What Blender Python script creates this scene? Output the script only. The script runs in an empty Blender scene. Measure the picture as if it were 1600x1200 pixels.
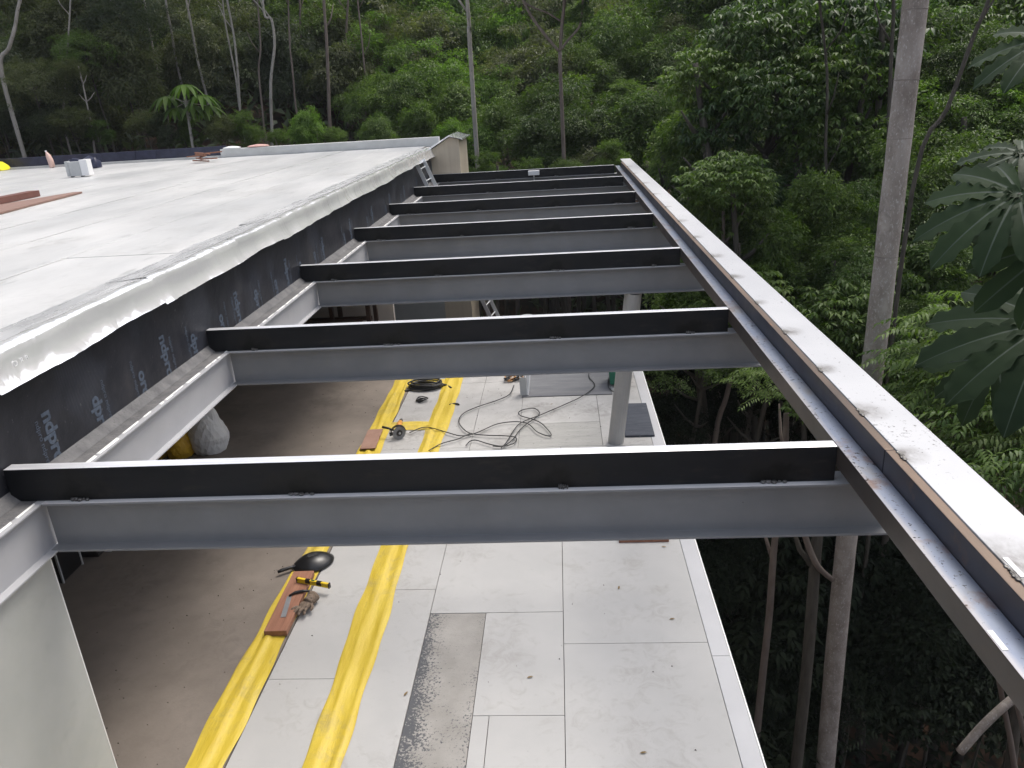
import bpy, bmesh, math, random
import numpy as np
from mathutils import Vector, Matrix, Euler

S = bpy.context.scene
COL = S.collection
PI = math.pi

# ------------------------------------------------------------------ camera, sky, sun, exposure
CAM = Vector((3.193, -3.712, 4.493))
EUL = Euler((1.20706, 0.05755, 0.05248), 'XYZ')
cam = bpy.data.cameras.new('camera')
cam.sensor_fit = 'HORIZONTAL'; cam.sensor_width = 36.0; cam.lens = 26.9
cam.clip_start = 0.05; cam.clip_end = 600
camo = bpy.data.objects.new('camera', cam); COL.objects.link(camo)
camo.location = CAM; camo.rotation_euler = EUL
S.camera = camo

SUN_EL, SUN_AZ = math.radians(63), math.radians(44)      # azimuth from +Y towards +X
w = bpy.data.worlds.new('World'); S.world = w; w.use_nodes = True
nt = w.node_tree; nt.nodes.clear()
sky = nt.nodes.new('ShaderNodeTexSky'); sky.sky_type = 'NISHITA'; sky.sun_disc = False
sky.sun_elevation = SUN_EL; sky.sun_rotation = SUN_AZ
sky.air_density = 1.0; sky.dust_density = 4.0; sky.ozone_density = 0.6
bg = nt.nodes.new('ShaderNodeBackground'); bg.inputs[1].default_value = 0.15
wo = nt.nodes.new('ShaderNodeOutputWorld')
hs = nt.nodes.new('ShaderNodeHueSaturation'); hs.inputs['Saturation'].default_value = .55
nt.links.new(sky.outputs[0], hs.inputs['Color']); nt.links.new(hs.outputs[0], bg.inputs[0]); nt.links.new(bg.outputs[0], wo.inputs[0])
sl = bpy.data.lights.new('sun', 'SUN'); sl.energy = 1.25; sl.angle = math.radians(24); sl.color = (1.0, 0.95, 0.87)
so = bpy.data.objects.new('sun', sl); COL.objects.link(so)
sd = Vector((math.cos(SUN_EL) * math.sin(SUN_AZ), math.cos(SUN_EL) * math.cos(SUN_AZ), math.sin(SUN_EL)))
so.rotation_euler = sd.to_track_quat('Z', 'Y').to_euler()
S.view_settings.view_transform = 'Standard'; S.view_settings.look = 'None'
S.view_settings.exposure = 0.84; S.view_settings.gamma = 1.0; S.view_settings.use_curve_mapping = False
S.render.engine = 'CYCLES'
S.cycles.max_bounces = 6; S.cycles.diffuse_bounces = 3; S.cycles.glossy_bounces = 3
S.cycles.transmission_bounces = 3; S.cycles.transparent_max_bounces = 4
S.cycles.use_denoising = True

HAZE = .0004
S.cycles.volume_bounces = 0
rng = np.random.default_rng(7)
random.seed(7)
RM = EUL.to_matrix()
FPX = 26.9 / 36 * 1600
def ray(u, v):
    return RM @ Vector(((u - 800) / FPX, -(v - 600) / FPX, -1.0))
def on_z(u, v, z):
    d = ray(u, v); return CAM + d * ((z - CAM.z) / d.z)
def on_y(u, v, y):
    d = ray(u, v); return CAM + d * ((y - CAM.y) / d.y)
def on_x(u, v, x):
    d = ray(u, v); return CAM + d * ((x - CAM.x) / d.x)

# ------------------------------------------------------------------ materials
MATS = {}
def new_mat(name):
    m = bpy.data.materials.new(name); m.use_nodes = True
    n = m.node_tree; n.nodes.clear()
    o = n.nodes.new('ShaderNodeOutputMaterial'); p = n.nodes.new('ShaderNodeBsdfPrincipled')
    n.links.new(p.outputs[0], o.inputs[0])
    MATS[name] = m
    return m, n, p
def rgb(c): return (c[0], c[1], c[2], 1)
def noise(n, scale, detail=4, rough=.55, stretch=None, coord='Object', dist=0.0):
    tc = n.nodes.new('ShaderNodeTexCoord'); src = tc.outputs[coord]
    if stretch:
        mp = n.nodes.new('ShaderNodeMapping'); mp.inputs['Scale'].default_value = stretch
        n.links.new(src, mp.inputs[0]); src = mp.outputs[0]
    t = n.nodes.new('ShaderNodeTexNoise'); t.inputs['Scale'].default_value = scale
    t.inputs['Detail'].default_value = detail; t.inputs['Roughness'].default_value = rough
    t.inputs['Distortion'].default_value = dist
    n.links.new(src, t.inputs['Vector']); return t.outputs['Fac']
def ramp(n, fac, stops):
    r = n.nodes.new('ShaderNodeValToRGB'); e = r.color_ramp.elements
    while len(e) > 1: e.remove(e[-1])
    for i, (pos, c) in enumerate(stops):
        el = e[0] if i == 0 else e.new(pos)
        el.position = pos; el.color = rgb(c) if isinstance(c, tuple) else (c, c, c, 1)
    n.links.new(fac, r.inputs[0]); return r.outputs[0]
def mixc(n, fac, a, b, mode='MIX'):
    m = n.nodes.new('ShaderNodeMix'); m.data_type = 'RGBA'; m.blend_type = mode
    for sock, val in ((m.inputs[0], fac), (m.inputs[6], a), (m.inputs[7], b)):
        if isinstance(val, (int, float)): sock.default_value = val
        elif isinstance(val, tuple): sock.default_value = rgb(val)
        else: n.links.new(val, sock)
    return m.outputs[2]
def mathn(n, op, a, b=None, c=None, clamp=False):
    m = n.nodes.new('ShaderNodeMath'); m.operation = op; m.use_clamp = clamp
    for i, val in enumerate((a, b, c)):
        if val is None: continue
        if isinstance(val, (int, float)): m.inputs[i].default_value = val
        else: n.links.new(val, m.inputs[i])
    return m.outputs[0]
def bump(n, p, h, strength=.3, dist=.01):
    b = n.nodes.new('ShaderNodeBump'); b.inputs['Strength'].default_value = strength
    b.inputs['Distance'].default_value = dist
    n.links.new(h, b.inputs['Height']); n.links.new(b.outputs[0], p.inputs['Normal'])
def M(name, c1, c2=None, scale=6, rough=.5, metal=0.0, spots=None, bmp=0.0, bscale=60, stretch=None, spec=.5, rvar=.12, detail=5, blot=None):
    m, n, p = new_mat(name)
    c2 = c2 or c1
    f = noise(n, scale, detail, .6, stretch)
    col = ramp(n, f, [(.3, c1), (.7, c2)])
    if spots:
        sc, thr, sc_col, wdt = spots
        g = noise(n, sc, 3, .7, stretch)
        k = ramp(n, g, [(thr, 0.0), (min(1, thr + wdt), 1.0)])
        col = mixc(n, k, col, sc_col)
    if blot:
        b1 = ramp(n, mathn(n, 'MULTIPLY', noise(n, .9, 3, .6, coord='Object'), noise(n, 6.5, 5, .7, dist=1.2)), [(.26, 0.0), (.42, blot[1])])
        col = mixc(n, b1, col, blot[0])
        b2 = ramp(n, mathn(n, 'MULTIPLY_ADD', noise(n, 1.4, 2), .35, noise(n, 70, 3, .8)), [(.90, 0.0), (.93, .8)])
        col = mixc(n, b2, col, tuple(x * .3 for x in blot[0]))
    n.links.new(col, p.inputs['Base Color'])
    p.inputs['Metallic'].default_value = metal
    p.inputs['Specular IOR Level'].default_value = spec
    g2 = noise(n, scale * 2.3, 4, .6, stretch)
    r = mathn(n, 'MULTIPLY_ADD', g2, rvar * 2, rough - rvar)
    n.links.new(r, p.inputs['Roughness'])
    if bmp: bump(n, p, noise(n, bscale, 4, .6, stretch), bmp, .01)
    return m

M('tile', (.375, .37, .36), (.425, .418, .405), 1.6, .38, spots=(9, .68, (.31, .30, .29), .10), bmp=.02, blot=((.30, .285, .265), .75))
M('tile_dusty', (.33, .322, .31), (.42, .412, .40), 3.2, .5, spots=(14, .62, (.26, .25, .235), .12), bmp=.04, blot=((.20, .19, .175), .8))
M('tile_edge', (.42, .42, .43), (.47, .47, .48), 2.0, .4, bmp=.02)
M('grout', (.07, .065, .06), (.12, .11, .10), 30, .9)
M('screed', (.135, .114, .096), (.20, .17, .145), 1.7, .75, spots=(22, .70, (.10, .085, .07), .05), bmp=.15, bscale=40, blot=((.115, .098, .083), .7))
M('mortar', (.44, .42, .39), (.53, .505, .47), 4, .85, spots=(38, .575, (.07, .07, .072), .05), bmp=.5, bscale=90)
def mortar_mat():
    m, n, p = new_mat('mortar')
    c = ramp(n, noise(n, 3.5, 6), [(.3, (.25, .238, .218)), (.7, (.345, .328, .305))])
    tc = n.nodes.new('ShaderNodeTexCoord'); sx = n.nodes.new('ShaderNodeSeparateXYZ'); n.links.new(tc.outputs['Object'], sx.inputs[0])
    e = ramp(n, mathn(n, 'MULTIPLY_ADD', sx.outputs[0], 2.0, -3.72), [(0, 1.0), (.25, .55), (.5, .18), (.9, .10), (1.0, .32)])
    yk = mathn(n, 'MULTIPLY_ADD', sx.outputs[1], -.06, .10)
    big = noise(n, 5, 4, .6); fine = noise(n, 42, 6, .75)
    k = mathn(n, 'ADD', mathn(n, 'MULTIPLY_ADD', e, .26, yk), mathn(n, 'MULTIPLY_ADD', big, .34, fine))
    c = mixc(n, ramp(n, k, [(.835, 0.0), (.90, 1.0)]), c, (.085, .088, .095))
    n.links.new(c, p.inputs['Base Color']); p.inputs['Roughness'].default_value = .9
    bump(n, p, fine, .5, .01)
del MATS['mortar']; mortar_mat()
M('mortar_light', (.27, .27, .255), (.36, .352, .335), 5, .85, spots=(30, .60, (.16, .16, .16), .08), bmp=.4, bscale=70, stretch=(.35, 1.6, 1))
M('slate_board', (.05, .055, .068), (.085, .092, .108), 6, .85, spec=.2, spots=(20, .66, (.25, .26, .28), .08), bmp=.2, stretch=(.4, 2, 1))
M('gray_board', (.12, .123, .133), (.19, .193, .20), 4, .9, spec=.15, spots=(16, .68, (.48, .48, .48), .1), bmp=.1, stretch=(.3, 1.5, 1))
M('white_wall', (.37, .38, .36), (.45, .455, .435), 1.6, .6, spots=(3, .58, (.34, .345, .33), .25), blot=((.36, .36, .34), .6), bmp=.05)
M('white_edge', (.75, .75, .72), (.8, .8, .78), 3, .5)
M('beige_wall', (.56, .47, .35), (.63, .54, .41), 2.0, .75, bmp=.05, stretch=(6, 6, .3))
M('partition', (.46, .42, .38), (.52, .48, .43), 1.5, .7)
M('ceiling', (.5, .48, .45), (.56, .54, .5), 2, .8)
M('roof_sheet', (.40, .405, .405), (.59, .585, .575), 1.0, .40, blot=((.33, .325, .31), .45), spots=(5, .60, (.37, .375, .37), .16), bmp=.06, bscale=25, stretch=(1.2, .35, 1), detail=7)
M('curb', (.50, .50, .48), (.60, .60, .58), 3, .7, bmp=.1)
M('navy_membrane', (.012, .014, .035), (.03, .035, .07), 6, .35, spots=(14, .7, (.16, .17, .22), .1))
M('rafter_paint', (.198, .200, .205), (.238, .240, .245), 2.5, .42, spec=.3, spots=(26, .735, (.10, .10, .11), .03), bmp=.015)
M('flange_lit_top', (.50, .50, .51), (.56, .56, .57), 4, .35, spots=(26, .70, (.2, .19, .18), .06))  # brighter copy of the rafter paint: light on the upward flange face painted in
M('channel_paint', (.355, .357, .372), (.41, .41, .425), 2.5, .4, spots=(24, .72, (.30, .29, .27), .06), bmp=.02)
M('mill_scale', (.004, .005, .007), (.015, .0155, .018), 2.2, .5, spec=.3, spots=(5, .58, (.036, .032, .028), .2), bmp=.03, stretch=(.6, 2, 2))
def soot_on(name, pts, col, z0):
    m = MATS[name]; n = m.node_tree; p = [x for x in n.nodes if x.type == 'BSDF_PRINCIPLED'][0]; src = p.inputs['Base Color'].links[0].from_socket
    tc = n.nodes.new('ShaderNodeTexCoord'); tot = None
    for x in pts:
        mp = n.nodes.new('ShaderNodeMapping'); mp.inputs['Location'].default_value = (-x * .8, 0, -z0); mp.inputs['Scale'].default_value = (.8, 0, 1.0); n.links.new(tc.outputs['Object'], mp.inputs[0])
        ln = n.nodes.new('ShaderNodeVectorMath'); ln.operation = 'LENGTH'; n.links.new(mp.outputs[0], ln.inputs[0])
        k = mathn(n, 'SUBTRACT', 1.0, mathn(n, 'DIVIDE', mathn(n, 'ADD', ln.outputs['Value'], mathn(n, 'MULTIPLY_ADD', noise(n, 7, 5, .7), .34, -.17)), .19), clamp=True); tot = k if tot is None else mathn(n, 'MAXIMUM', tot, k)
    wob = noise(n, 9, 4, .65)
    ring = ramp(n, mathn(n, 'MULTIPLY', tot, mathn(n, 'MULTIPLY_ADD', wob, 1.6, .2)), [(0, 0.0), (.3, .3), (.6, .1), (.8, 0.0)])
    core = mathn(n, 'MULTIPLY', tot, mathn(n, 'MULTIPLY_ADD', wob, 3.0, -.2), clamp=True)
    c = mixc(n, ring, src, (.040, .037, .032)); c = mixc(n, core, c, col); n.links.new(c, p.inputs['Base Color'])
soot_on('mill_scale', (.42, 1.70, 3.15, 4.30), (.002, .002, .002), .0)
M('tube_top_glare', (.70, .71, .74), (.92, .92, .94), 5, .34, metal=.55, bmp=.05, bscale=30, stretch=(.5, 6, 6), rvar=.08)  # sky glare on the black tube tops, put into the base colour
M('rust_tube', (.075, .056, .046), (.20, .14, .10), 2.2, .5, metal=.3, spots=(18, .60, (.24, .125, .06), .14), bmp=.12, bscale=120, stretch=(1, .35, 1))
M('navy_steel', (.016, .018, .027), (.038, .034, .040), 2, .42, spots=(9, .60, (.10, .058, .034), .18), stretch=(1, .8, .5))
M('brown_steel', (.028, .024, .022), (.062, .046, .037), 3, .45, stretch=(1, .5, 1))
M('column_paint', (.34, .335, .325), (.40, .392, .375), 3, .5, bmp=.04)
M('weld_metal', (.03, .028, .026), (.30, .29, .28), 60, .35, metal=.8, bmp=.6, bscale=150)
M('yellow_plastic', (.50, .36, .03), (.60, .455, .06), 3, .46, spots=(6, .60, (.36, .26, .05), .2), bmp=.55, bscale=9, stretch=(3.5, .7, 1), blot=((.34, .27, .10), .7))
M('red_wood', (.20, .085, .05), (.30, .14, .085), 4, .7, bmp=.2, stretch=(8, .6, 4))
M('brown_board', (.19, .115, .09), (.25, .155, .125), 3, .7, bmp=.1, stretch=(5, .5, 3))
M('red_edge', (.12, .045, .034), (.15, .06, .045), 5, .6)
M('dark_wood', (.030, .016, .010), (.055, .028, .018), 5, .5, stretch=(1, 6, 6))
M('terracotta_tile', (.22, .12, .085), (.28, .17, .13), 5, .75, bmp=.1)
M('black_plastic', (.008, .008, .009), (.014, .014, .015), 8, .32)
M('black_rubber', (.012, .012, .013), (.022, .022, .022), 8, .55)
M('cabinet_black', (.025, .022, .022), (.038, .034, .032), 4, .35)
M('grinder_orange', (.52, .22, .04), (.60, .28, .06), 8, .4)
M('disc_gray', (.16, .16, .165), (.24, .24, .245), 40, .6)
M('level_yellow', (.72, .50, .02), (.78, .56, .03), 6, .35)
M('glove_fabric', (.12, .085, .06), (.24, .18, .135), 25, .9, spots=(45, .55, (.02, .017, .015), .1), bmp=.6, bscale=80)
M('blade_steel', (.33, .34, .36), (.42, .43, .45), 10, .35, metal=.6)
M('white_sack', (.78, .78, .78), (.85, .85, .85), 4, .45, bmp=.12, bscale=9)
M('yellow_bag', (.58, .33, .02), (.68, .42, .03), 5, .5, bmp=.3, bscale=14)
M('white_plastic', (.72, .72, .72), (.78, .78, .78), 5, .4)
M('gray_plastic', (.42, .43, .43), (.48, .49, .49), 5, .5)
M('green_plastic', (.012, .13, .075), (.02, .17, .10), 5, .4)
M('pink_plastic', (.62, .40, .34), (.70, .50, .43), 10, .45)
M('pink_sack', (.52, .30, .26), (.6, .38, .33), 7, .7, bmp=.3, bscale=30)
M('hazard_yellow', (.85, .72, .0), (.9, .78, .02), 4, .5)
M('aluminium', (.72, .73, .74), (.80, .81, .82), 10, .32, metal=.6)
M('copper_wire', (.45, .22, .08), (.6, .34, .16), 20, .5, metal=.2)
M('print_ink', (.055, .072, .10), (.105, .13, .17), 30, .55)
M('dry_leaf', (.16, .10, .04), (.22, .16, .06), 10, .7)
M('bark_dark', (.045, .038, .030), (.09, .08, .065), 5, .9, bmp=.5, bscale=30, stretch=(3, 3, .5))
M('bark_pale', (.24, .22, .19), (.37, .345, .31), 3, .85, spots=(9, .58, (.16, .14, .11), .1), bmp=.3, bscale=30, stretch=(2, 2, .6))
M('bark_brown', (.13, .10, .085), (.20, .165, .14), 4, .9, bmp=.4, bscale=30, stretch=(2, 2, .6))
M('bark_palm', (.22, .185, .16), (.42, .375, .34), 3.2, .85, spots=(30, .56, (.50, .47, .44), .12), blot=((.17, .145, .12), .7), bmp=.5, bscale=60, stretch=(1.4, 1.4, .7))
M('bark_ring', (.15, .125, .11), (.30, .265, .24), 5, .9)
M('soil', (.030, .017, .011), (.085, .042, .022), .8, .95, spots=(2.2, .47, (.022, .020, .012), .10), bmp=.4, bscale=6)

def flashing_mat():
    m, n, p = new_mat('flashing')
    f = noise(n, 2.2, 5, .6, (1, .5, 1))
    n.links.new(ramp(n, f, [(.3, (.88, .89, .90)), (.7, (.98, .98, .98))]), p.inputs['Base Color'])
    p.inputs['Metallic'].default_value = .58
    n.links.new(mathn(n, 'MULTIPLY_ADD', noise(n, 6, 3), .14, .07), p.inputs['Roughness'])
    bump(n, p, noise(n, 2.0, 3, .5, (1, 1.5, .6), dist=1.0), .38, .05)
flashing_mat()
M('foil_sky_white', (.42, .425, .43), (.66, .66, .66), 2.2, .28, bmp=.25, bscale=7, stretch=(2.2, .6, 1), metal=.15)  # roof-side part of the zinc: white sky reflection painted as base colour

def membrane_mat():
    m, n, p = new_mat('black_membrane')
    f = noise(n, 2.4, 6, .6)
    c = ramp(n, f, [(.35, (.012, .013, .018)), (.62, (.028, .028, .034)), (.78, (.065, .062, .062))])
    tc = n.nodes.new('ShaderNodeTexCoord'); mp = n.nodes.new('ShaderNodeMapping')
    mp.inputs['Rotation'].default_value = (math.radians(38), 0, 0)
    n.links.new(tc.outputs['Object'], mp.inputs[0])
    wv = n.nodes.new('ShaderNodeTexWave'); wv.bands_direction = 'Y'; wv.inputs['Scale'].default_value = 22
    wv.inputs['Distortion'].default_value = .6
    n.links.new(mp.outputs[0], wv.inputs['Vector'])
    k = ramp(n, wv.outputs['Fac'], [(.55, 0.0), (.8, 1.0)])
    pt = ramp(n, noise(n, 1.7, 2), [(.5, 0.0), (.62, .55)])
    c = mixc(n, mathn(n, 'MULTIPLY', k, pt), c, (.075, .085, .11))
    sp = ramp(n, noise(n, 26, 3, .7), [(.68, 0.0), (.76, .7)])
    c = mixc(n, sp, c, (.17, .17, .17))
    n.links.new(c, p.inputs['Base Color'])
    n.links.new(mathn(n, 'MULTIPLY_ADD', f, .3, .3), p.inputs['Roughness'])
    bump(n, p, noise(n, 8, 5, .6), .35, .02)
membrane_mat()
M('membrane_ledge', (.085, .084, .088), (.165, .162, .162), 8, .75, spots=(40, .60, (.07, .068, .07), .1), bmp=.5, bscale=60)

WELD_Y = [-1.30, -.36, .16, .84, 1.62, 2.43, 3.35, 4.3, 5.4, 6.6, 7.9, 9.4, 11.0, 12.8, 14.3]
def edge_paint():
    m, n, p = new_mat('edge_paint')
    c = ramp(n, noise(n, 1.5, 5), [(.3, (.47, .472, .485)), (.7, (.54, .54, .55))])
    tc = n.nodes.new('ShaderNodeTexCoord')
    wob = noise(n, 14, 5, .7, (1, .6, 1)); tot = None
    for i, y in enumerate(WELD_Y):
        mp = n.nodes.new('ShaderNodeMapping'); r = .10 + .05 * ((i * 37) % 5) / 4
        if i == 0: r = .30
        mp.inputs['Location'].default_value = (-4.775, -y, -2.79); n.links.new(tc.outputs['Object'], mp.inputs[0])
        ln = n.nodes.new('ShaderNodeVectorMath'); ln.operation = 'LENGTH'; n.links.new(mp.outputs[0], ln.inputs[0])
        k = mathn(n, 'SUBTRACT', 1.0, mathn(n, 'DIVIDE', ln.outputs['Value'], r), clamp=True)
        tot = k if tot is None else mathn(n, 'MAXIMUM', tot, k)
    s = mathn(n, 'MULTIPLY', tot, mathn(n, 'MULTIPLY_ADD', wob, 3.2, -.75), clamp=True)
    c = mixc(n, mathn(n, 'MULTIPLY', s, .9), c, (.10, .085, .07))
    sp = ramp(n, mathn(n, 'MULTIPLY_ADD', noise(n, 2.0, 2), .25, noise(n, 34, 4, .75)), [(.775, 0.0), (.81, .9)])
    c = mixc(n, sp, c, (.10, .095, .09))
    n.links.new(c, p.inputs['Base Color']); p.inputs['Roughness'].default_value = .38
    bump(n, p, noise(n, 40, 3), .03, .01)
edge_paint()

def blue_sheen_steel():
    m, n, p = new_mat('blue_sheen_steel')  # bluish mill scale, with the sky's reflection also put into the top's colour
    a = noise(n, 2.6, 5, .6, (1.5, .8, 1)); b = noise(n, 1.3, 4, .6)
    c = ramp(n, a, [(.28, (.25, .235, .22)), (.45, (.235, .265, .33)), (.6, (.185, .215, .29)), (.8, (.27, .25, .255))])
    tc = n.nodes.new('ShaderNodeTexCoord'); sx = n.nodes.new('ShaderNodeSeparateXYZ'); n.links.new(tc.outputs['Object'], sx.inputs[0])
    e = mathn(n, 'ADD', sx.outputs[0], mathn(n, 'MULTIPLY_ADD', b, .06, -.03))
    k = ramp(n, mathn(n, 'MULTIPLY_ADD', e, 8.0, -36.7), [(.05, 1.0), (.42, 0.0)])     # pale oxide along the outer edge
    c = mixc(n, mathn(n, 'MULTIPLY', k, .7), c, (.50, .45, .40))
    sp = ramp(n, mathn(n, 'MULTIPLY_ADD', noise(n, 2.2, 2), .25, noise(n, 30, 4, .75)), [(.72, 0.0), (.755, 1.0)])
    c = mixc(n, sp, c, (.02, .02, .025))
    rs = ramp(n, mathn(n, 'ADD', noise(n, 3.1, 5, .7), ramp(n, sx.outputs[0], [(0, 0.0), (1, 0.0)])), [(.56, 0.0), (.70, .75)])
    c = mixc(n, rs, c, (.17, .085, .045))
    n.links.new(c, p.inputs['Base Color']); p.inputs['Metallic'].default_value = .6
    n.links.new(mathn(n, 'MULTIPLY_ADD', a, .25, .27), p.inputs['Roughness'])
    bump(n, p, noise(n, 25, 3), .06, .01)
blue_sheen_steel()

def leaf_mat(name, dark, light, tl=.35, rough=.48, var=1.0, spec=.24):
    m = bpy.data.materials.new(name); m.use_nodes = True; n = m.node_tree; n.nodes.clear(); MATS[name] = m
    o = n.nodes.new('ShaderNodeOutputMaterial')
    g = n.nodes.new('ShaderNodeNewGeometry'); oi = n.nodes.new('ShaderNodeObjectInfo')
    f = mathn(n, 'ADD', mathn(n, 'MULTIPLY', g.outputs['Random Per Island'], .55), mathn(n, 'MULTIPLY', noise(n, 1.1, 3), .75))
    f = mathn(n, 'ADD', f, mathn(n, 'MULTIPLY_ADD', oi.outputs['Random'], .36 * var, -.32))
    mid = tuple((a + b) / 2 for a, b in zip(dark, light))
    c = ramp(n, f, [(.15, dark), (.55, mid), (.92, light)])
    p = n.nodes.new('ShaderNodeBsdfPrincipled'); n.links.new(c, p.inputs['Base Color'])
    p.inputs['Roughness'].default_value = rough; p.inputs['Specular IOR Level'].default_value = spec
    t = n.nodes.new('ShaderNodeBsdfTranslucent')
    n.links.new(mixc(n, 1.0, c, (1.25, 1.5, .5), 'MULTIPLY'), t.inputs[0])
    mx = n.nodes.new('ShaderNodeMixShader'); mx.inputs[0].default_value = tl
    n.links.new(p.outputs[0], mx.inputs[1]); n.links.new(t.outputs[0], mx.inputs[2]); n.links.new(mx.outputs[0], o.inputs[0])
leaf_mat('leaf_hazy', (.046, .062, .040), (.112, .138, .080))  # grey cast paints distance haze into the leaves
leaf_mat('leaf_mid', (.050, .094, .024), (.135, .195, .048))
leaf_mat('leaf_forest', (.038, .068, .020), (.105, .150, .040))
leaf_mat('leaf_bright', (.065, .125, .026), (.16, .26, .05), .4)
leaf_mat('leaf_olive', (.065, .078, .04), (.15, .165, .08))
leaf_mat('leaf_shaded', (.010, .016, .009), (.028, .038, .021), .2, .6, 1.0, .1)  # ravine shade darkened into the leaf colour itself
leaf_mat('leaf_big', (.014, .028, .012), (.038, .062, .026), .2, .5, 1.0, .14)
M('leaf_rib', (.026, .044, .024), (.038, .060, .033), 8, .6)
leaf_mat('leaf_glossy', (.034, .066, .028), (.095, .150, .048), .3, .42, 1.0, .22)

# ------------------------------------------------------------------ mesh helpers
class MB:
    def __init__(s): s.v = []; s.f = []; s.mi = []; s.m = 0
    def add(s, vs, fs):
        b = len(s.v); s.v += [tuple(x) for x in vs]
        for f in fs: s.f.append(tuple(i + b for i in f)); s.mi.append(s.m)
        return s
    def box(s, x0, x1, y0, y1, z0, z1):
        vs = [(x0, y0, z0), (x1, y0, z0), (x1, y1, z0), (x0, y1, z0), (x0, y0, z1), (x1, y0, z1), (x1, y1, z1), (x0, y1, z1)]
        return s.add(vs, [(0, 3, 2, 1), (4, 5, 6, 7), (0, 1, 5, 4), (1, 2, 6, 5), (2, 3, 7, 6), (3, 0, 4, 7)])
    def bar(s, a, b, wx, wz, up=(0, 0, 1)):
        a = Vector(a); b = Vector(b); d = (b - a).normalized(); u = Vector(up)
        if abs(d.dot(u)) > .98: u = Vector((0, 1, 0))
        x = d.cross(u).normalized() * wx / 2; z = x.cross(d).normalized() * wz / 2
        vs = [a - x - z, a + x - z, a + x + z, a - x + z, b - x - z, b + x - z, b + x + z, b - x + z]
        return s.add(vs, [(0, 3, 2, 1), (4, 5, 6, 7), (0, 1, 5, 4), (1, 2, 6, 5), (2, 3, 7, 6), (3, 0, 4, 7)])
    def tube(s, pts, rad, n=8, caps=True):
        pts = [Vector(p) for p in pts]; k = len(pts)
        if isinstance(rad, (int, float)): rad = [rad] * k
        vs = []; fs = []; nx = None
        for i, p in enumerate(pts):
            d = (pts[min(i + 1, k - 1)] - pts[max(i - 1, 0)]); d.normalize()
            if nx is None:
                nx = d.orthogonal().normalized()
            nx = (nx - d * nx.dot(d)); nx.normalize(); ny = d.cross(nx)
            for j in range(n):
                a = 2 * PI * j / n; vs.append(p + (nx * math.cos(a) + ny * math.sin(a)) * rad[i])
        for i in range(k - 1):
            for j in range(n):
                fs.append((i * n + j, i * n + (j + 1) % n, (i + 1) * n + (j + 1) % n, (i + 1) * n + j))
        if caps: fs += [tuple(range(n - 1, -1, -1)), tuple(range((k - 1) * n, k * n))]
        return s.add(vs, fs)
    def prism(s, poly, axis, a, b):
        # poly: 2D points; extruded along axis from a to b ('x': poly=(y,z), 'y': poly=(x,z), 'z': poly=(x,y))
        def P(q, t): return {'x': (t, q[0], q[1]), 'y': (q[0], t, q[1]), 'z': (q[0], q[1], t)}[axis]
        n = len(poly); vs = [P(q, a) for q in poly] + [P(q, b) for q in poly]
        fs = [tuple(range(n)), tuple(range(2 * n - 1, n - 1, -1))]
        fs += [(i, n + i, n + (i + 1) % n, (i + 1) % n) for i in range(n)]
        return s.add(vs, fs)
    def build(s, name, mats, parent=None, smooth=False, bevel=0, fixn=True, loc=None):
        me = bpy.data.meshes.new(name); me.from_pydata(s.v, [], s.f)
        if not isinstance(mats, (list, tuple)): mats = [mats]
        for m in mats: me.materials.append(MATS[m])
        me.polygons.foreach_set('material_index', s.mi)
        if fixn or bevel:
            bm = bmesh.new(); bm.from_mesh(me)
            if fixn: bmesh.ops.recalc_face_normals(bm, faces=bm.faces)
            if bevel:
                es = [e for e in bm.edges if len(e.link_faces) == 2 and e.calc_face_angle(0) > .6]
                bmesh.ops.bevel(bm, geom=es, offset=bevel, segments=2, affect='EDGES', profile=.6)
            bm.to_mesh(me); bm.free()
        if smooth: me.polygons.foreach_set('use_smooth', [True] * len(me.polygons))
        return link(name, me, parent, loc)
def link(name, data, parent=None, loc=None):
    o = bpy.data.objects.new(name, data); COL.objects.link(o)
    if parent: o.parent = parent
    if loc is not None: o.location = loc
    return o
def tag(o, label=None, cat=None, group=None, kind=None):
    if label: o['label'] = label
    if cat: o['category'] = cat
    if group: o['group'] = group
    if kind: o['kind'] = kind
    return o
def thing(name, label, cat, loc=(0, 0, 0), group=None, rz=0):
    o = link(name, None, None, loc); o.rotation_euler = (0, 0, rz); o.empty_display_size = .2
    return tag(o, label, cat, group)
def loc(p, root): return Vector(p) - root.location
def np_mesh(name, V, F, mat):
    me = bpy.data.meshes.new(name); n = len(V); k = F.shape[1]
    me.vertices.add(n); me.vertices.foreach_set('co', np.ascontiguousarray(V, dtype=np.float32).ravel())
    me.loops.add(F.size); me.loops.foreach_set('vertex_index', np.ascontiguousarray(F, dtype=np.int32).ravel())
    me.polygons.add(len(F)); me.polygons.foreach_set('loop_start', np.arange(0, F.size, k, dtype=np.int32))
    me.polygons.foreach_set('loop_total', np.full(len(F), k, dtype=np.int32))
    me.update(calc_edges=True); me.materials.append(MATS[mat]); return me
def spline(pts, per=8):
    P = [Vector(p) for p in pts]; out = []
    for i in range(len(P) - 1):
        p0 = P[max(i - 1, 0)]; p1 = P[i]; p2 = P[i + 1]; p3 = P[min(i + 2, len(P) - 1)]
        for j in range(per):
            t = j / per
            out.append(.5 * ((2 * p1) + (p2 - p0) * t + (2 * p0 - 5 * p1 + 4 * p2 - p3) * t * t + (3 * p1 - p0 - 3 * p2 + p3) * t ** 3))
    out.append(P[-1]); return out

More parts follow.
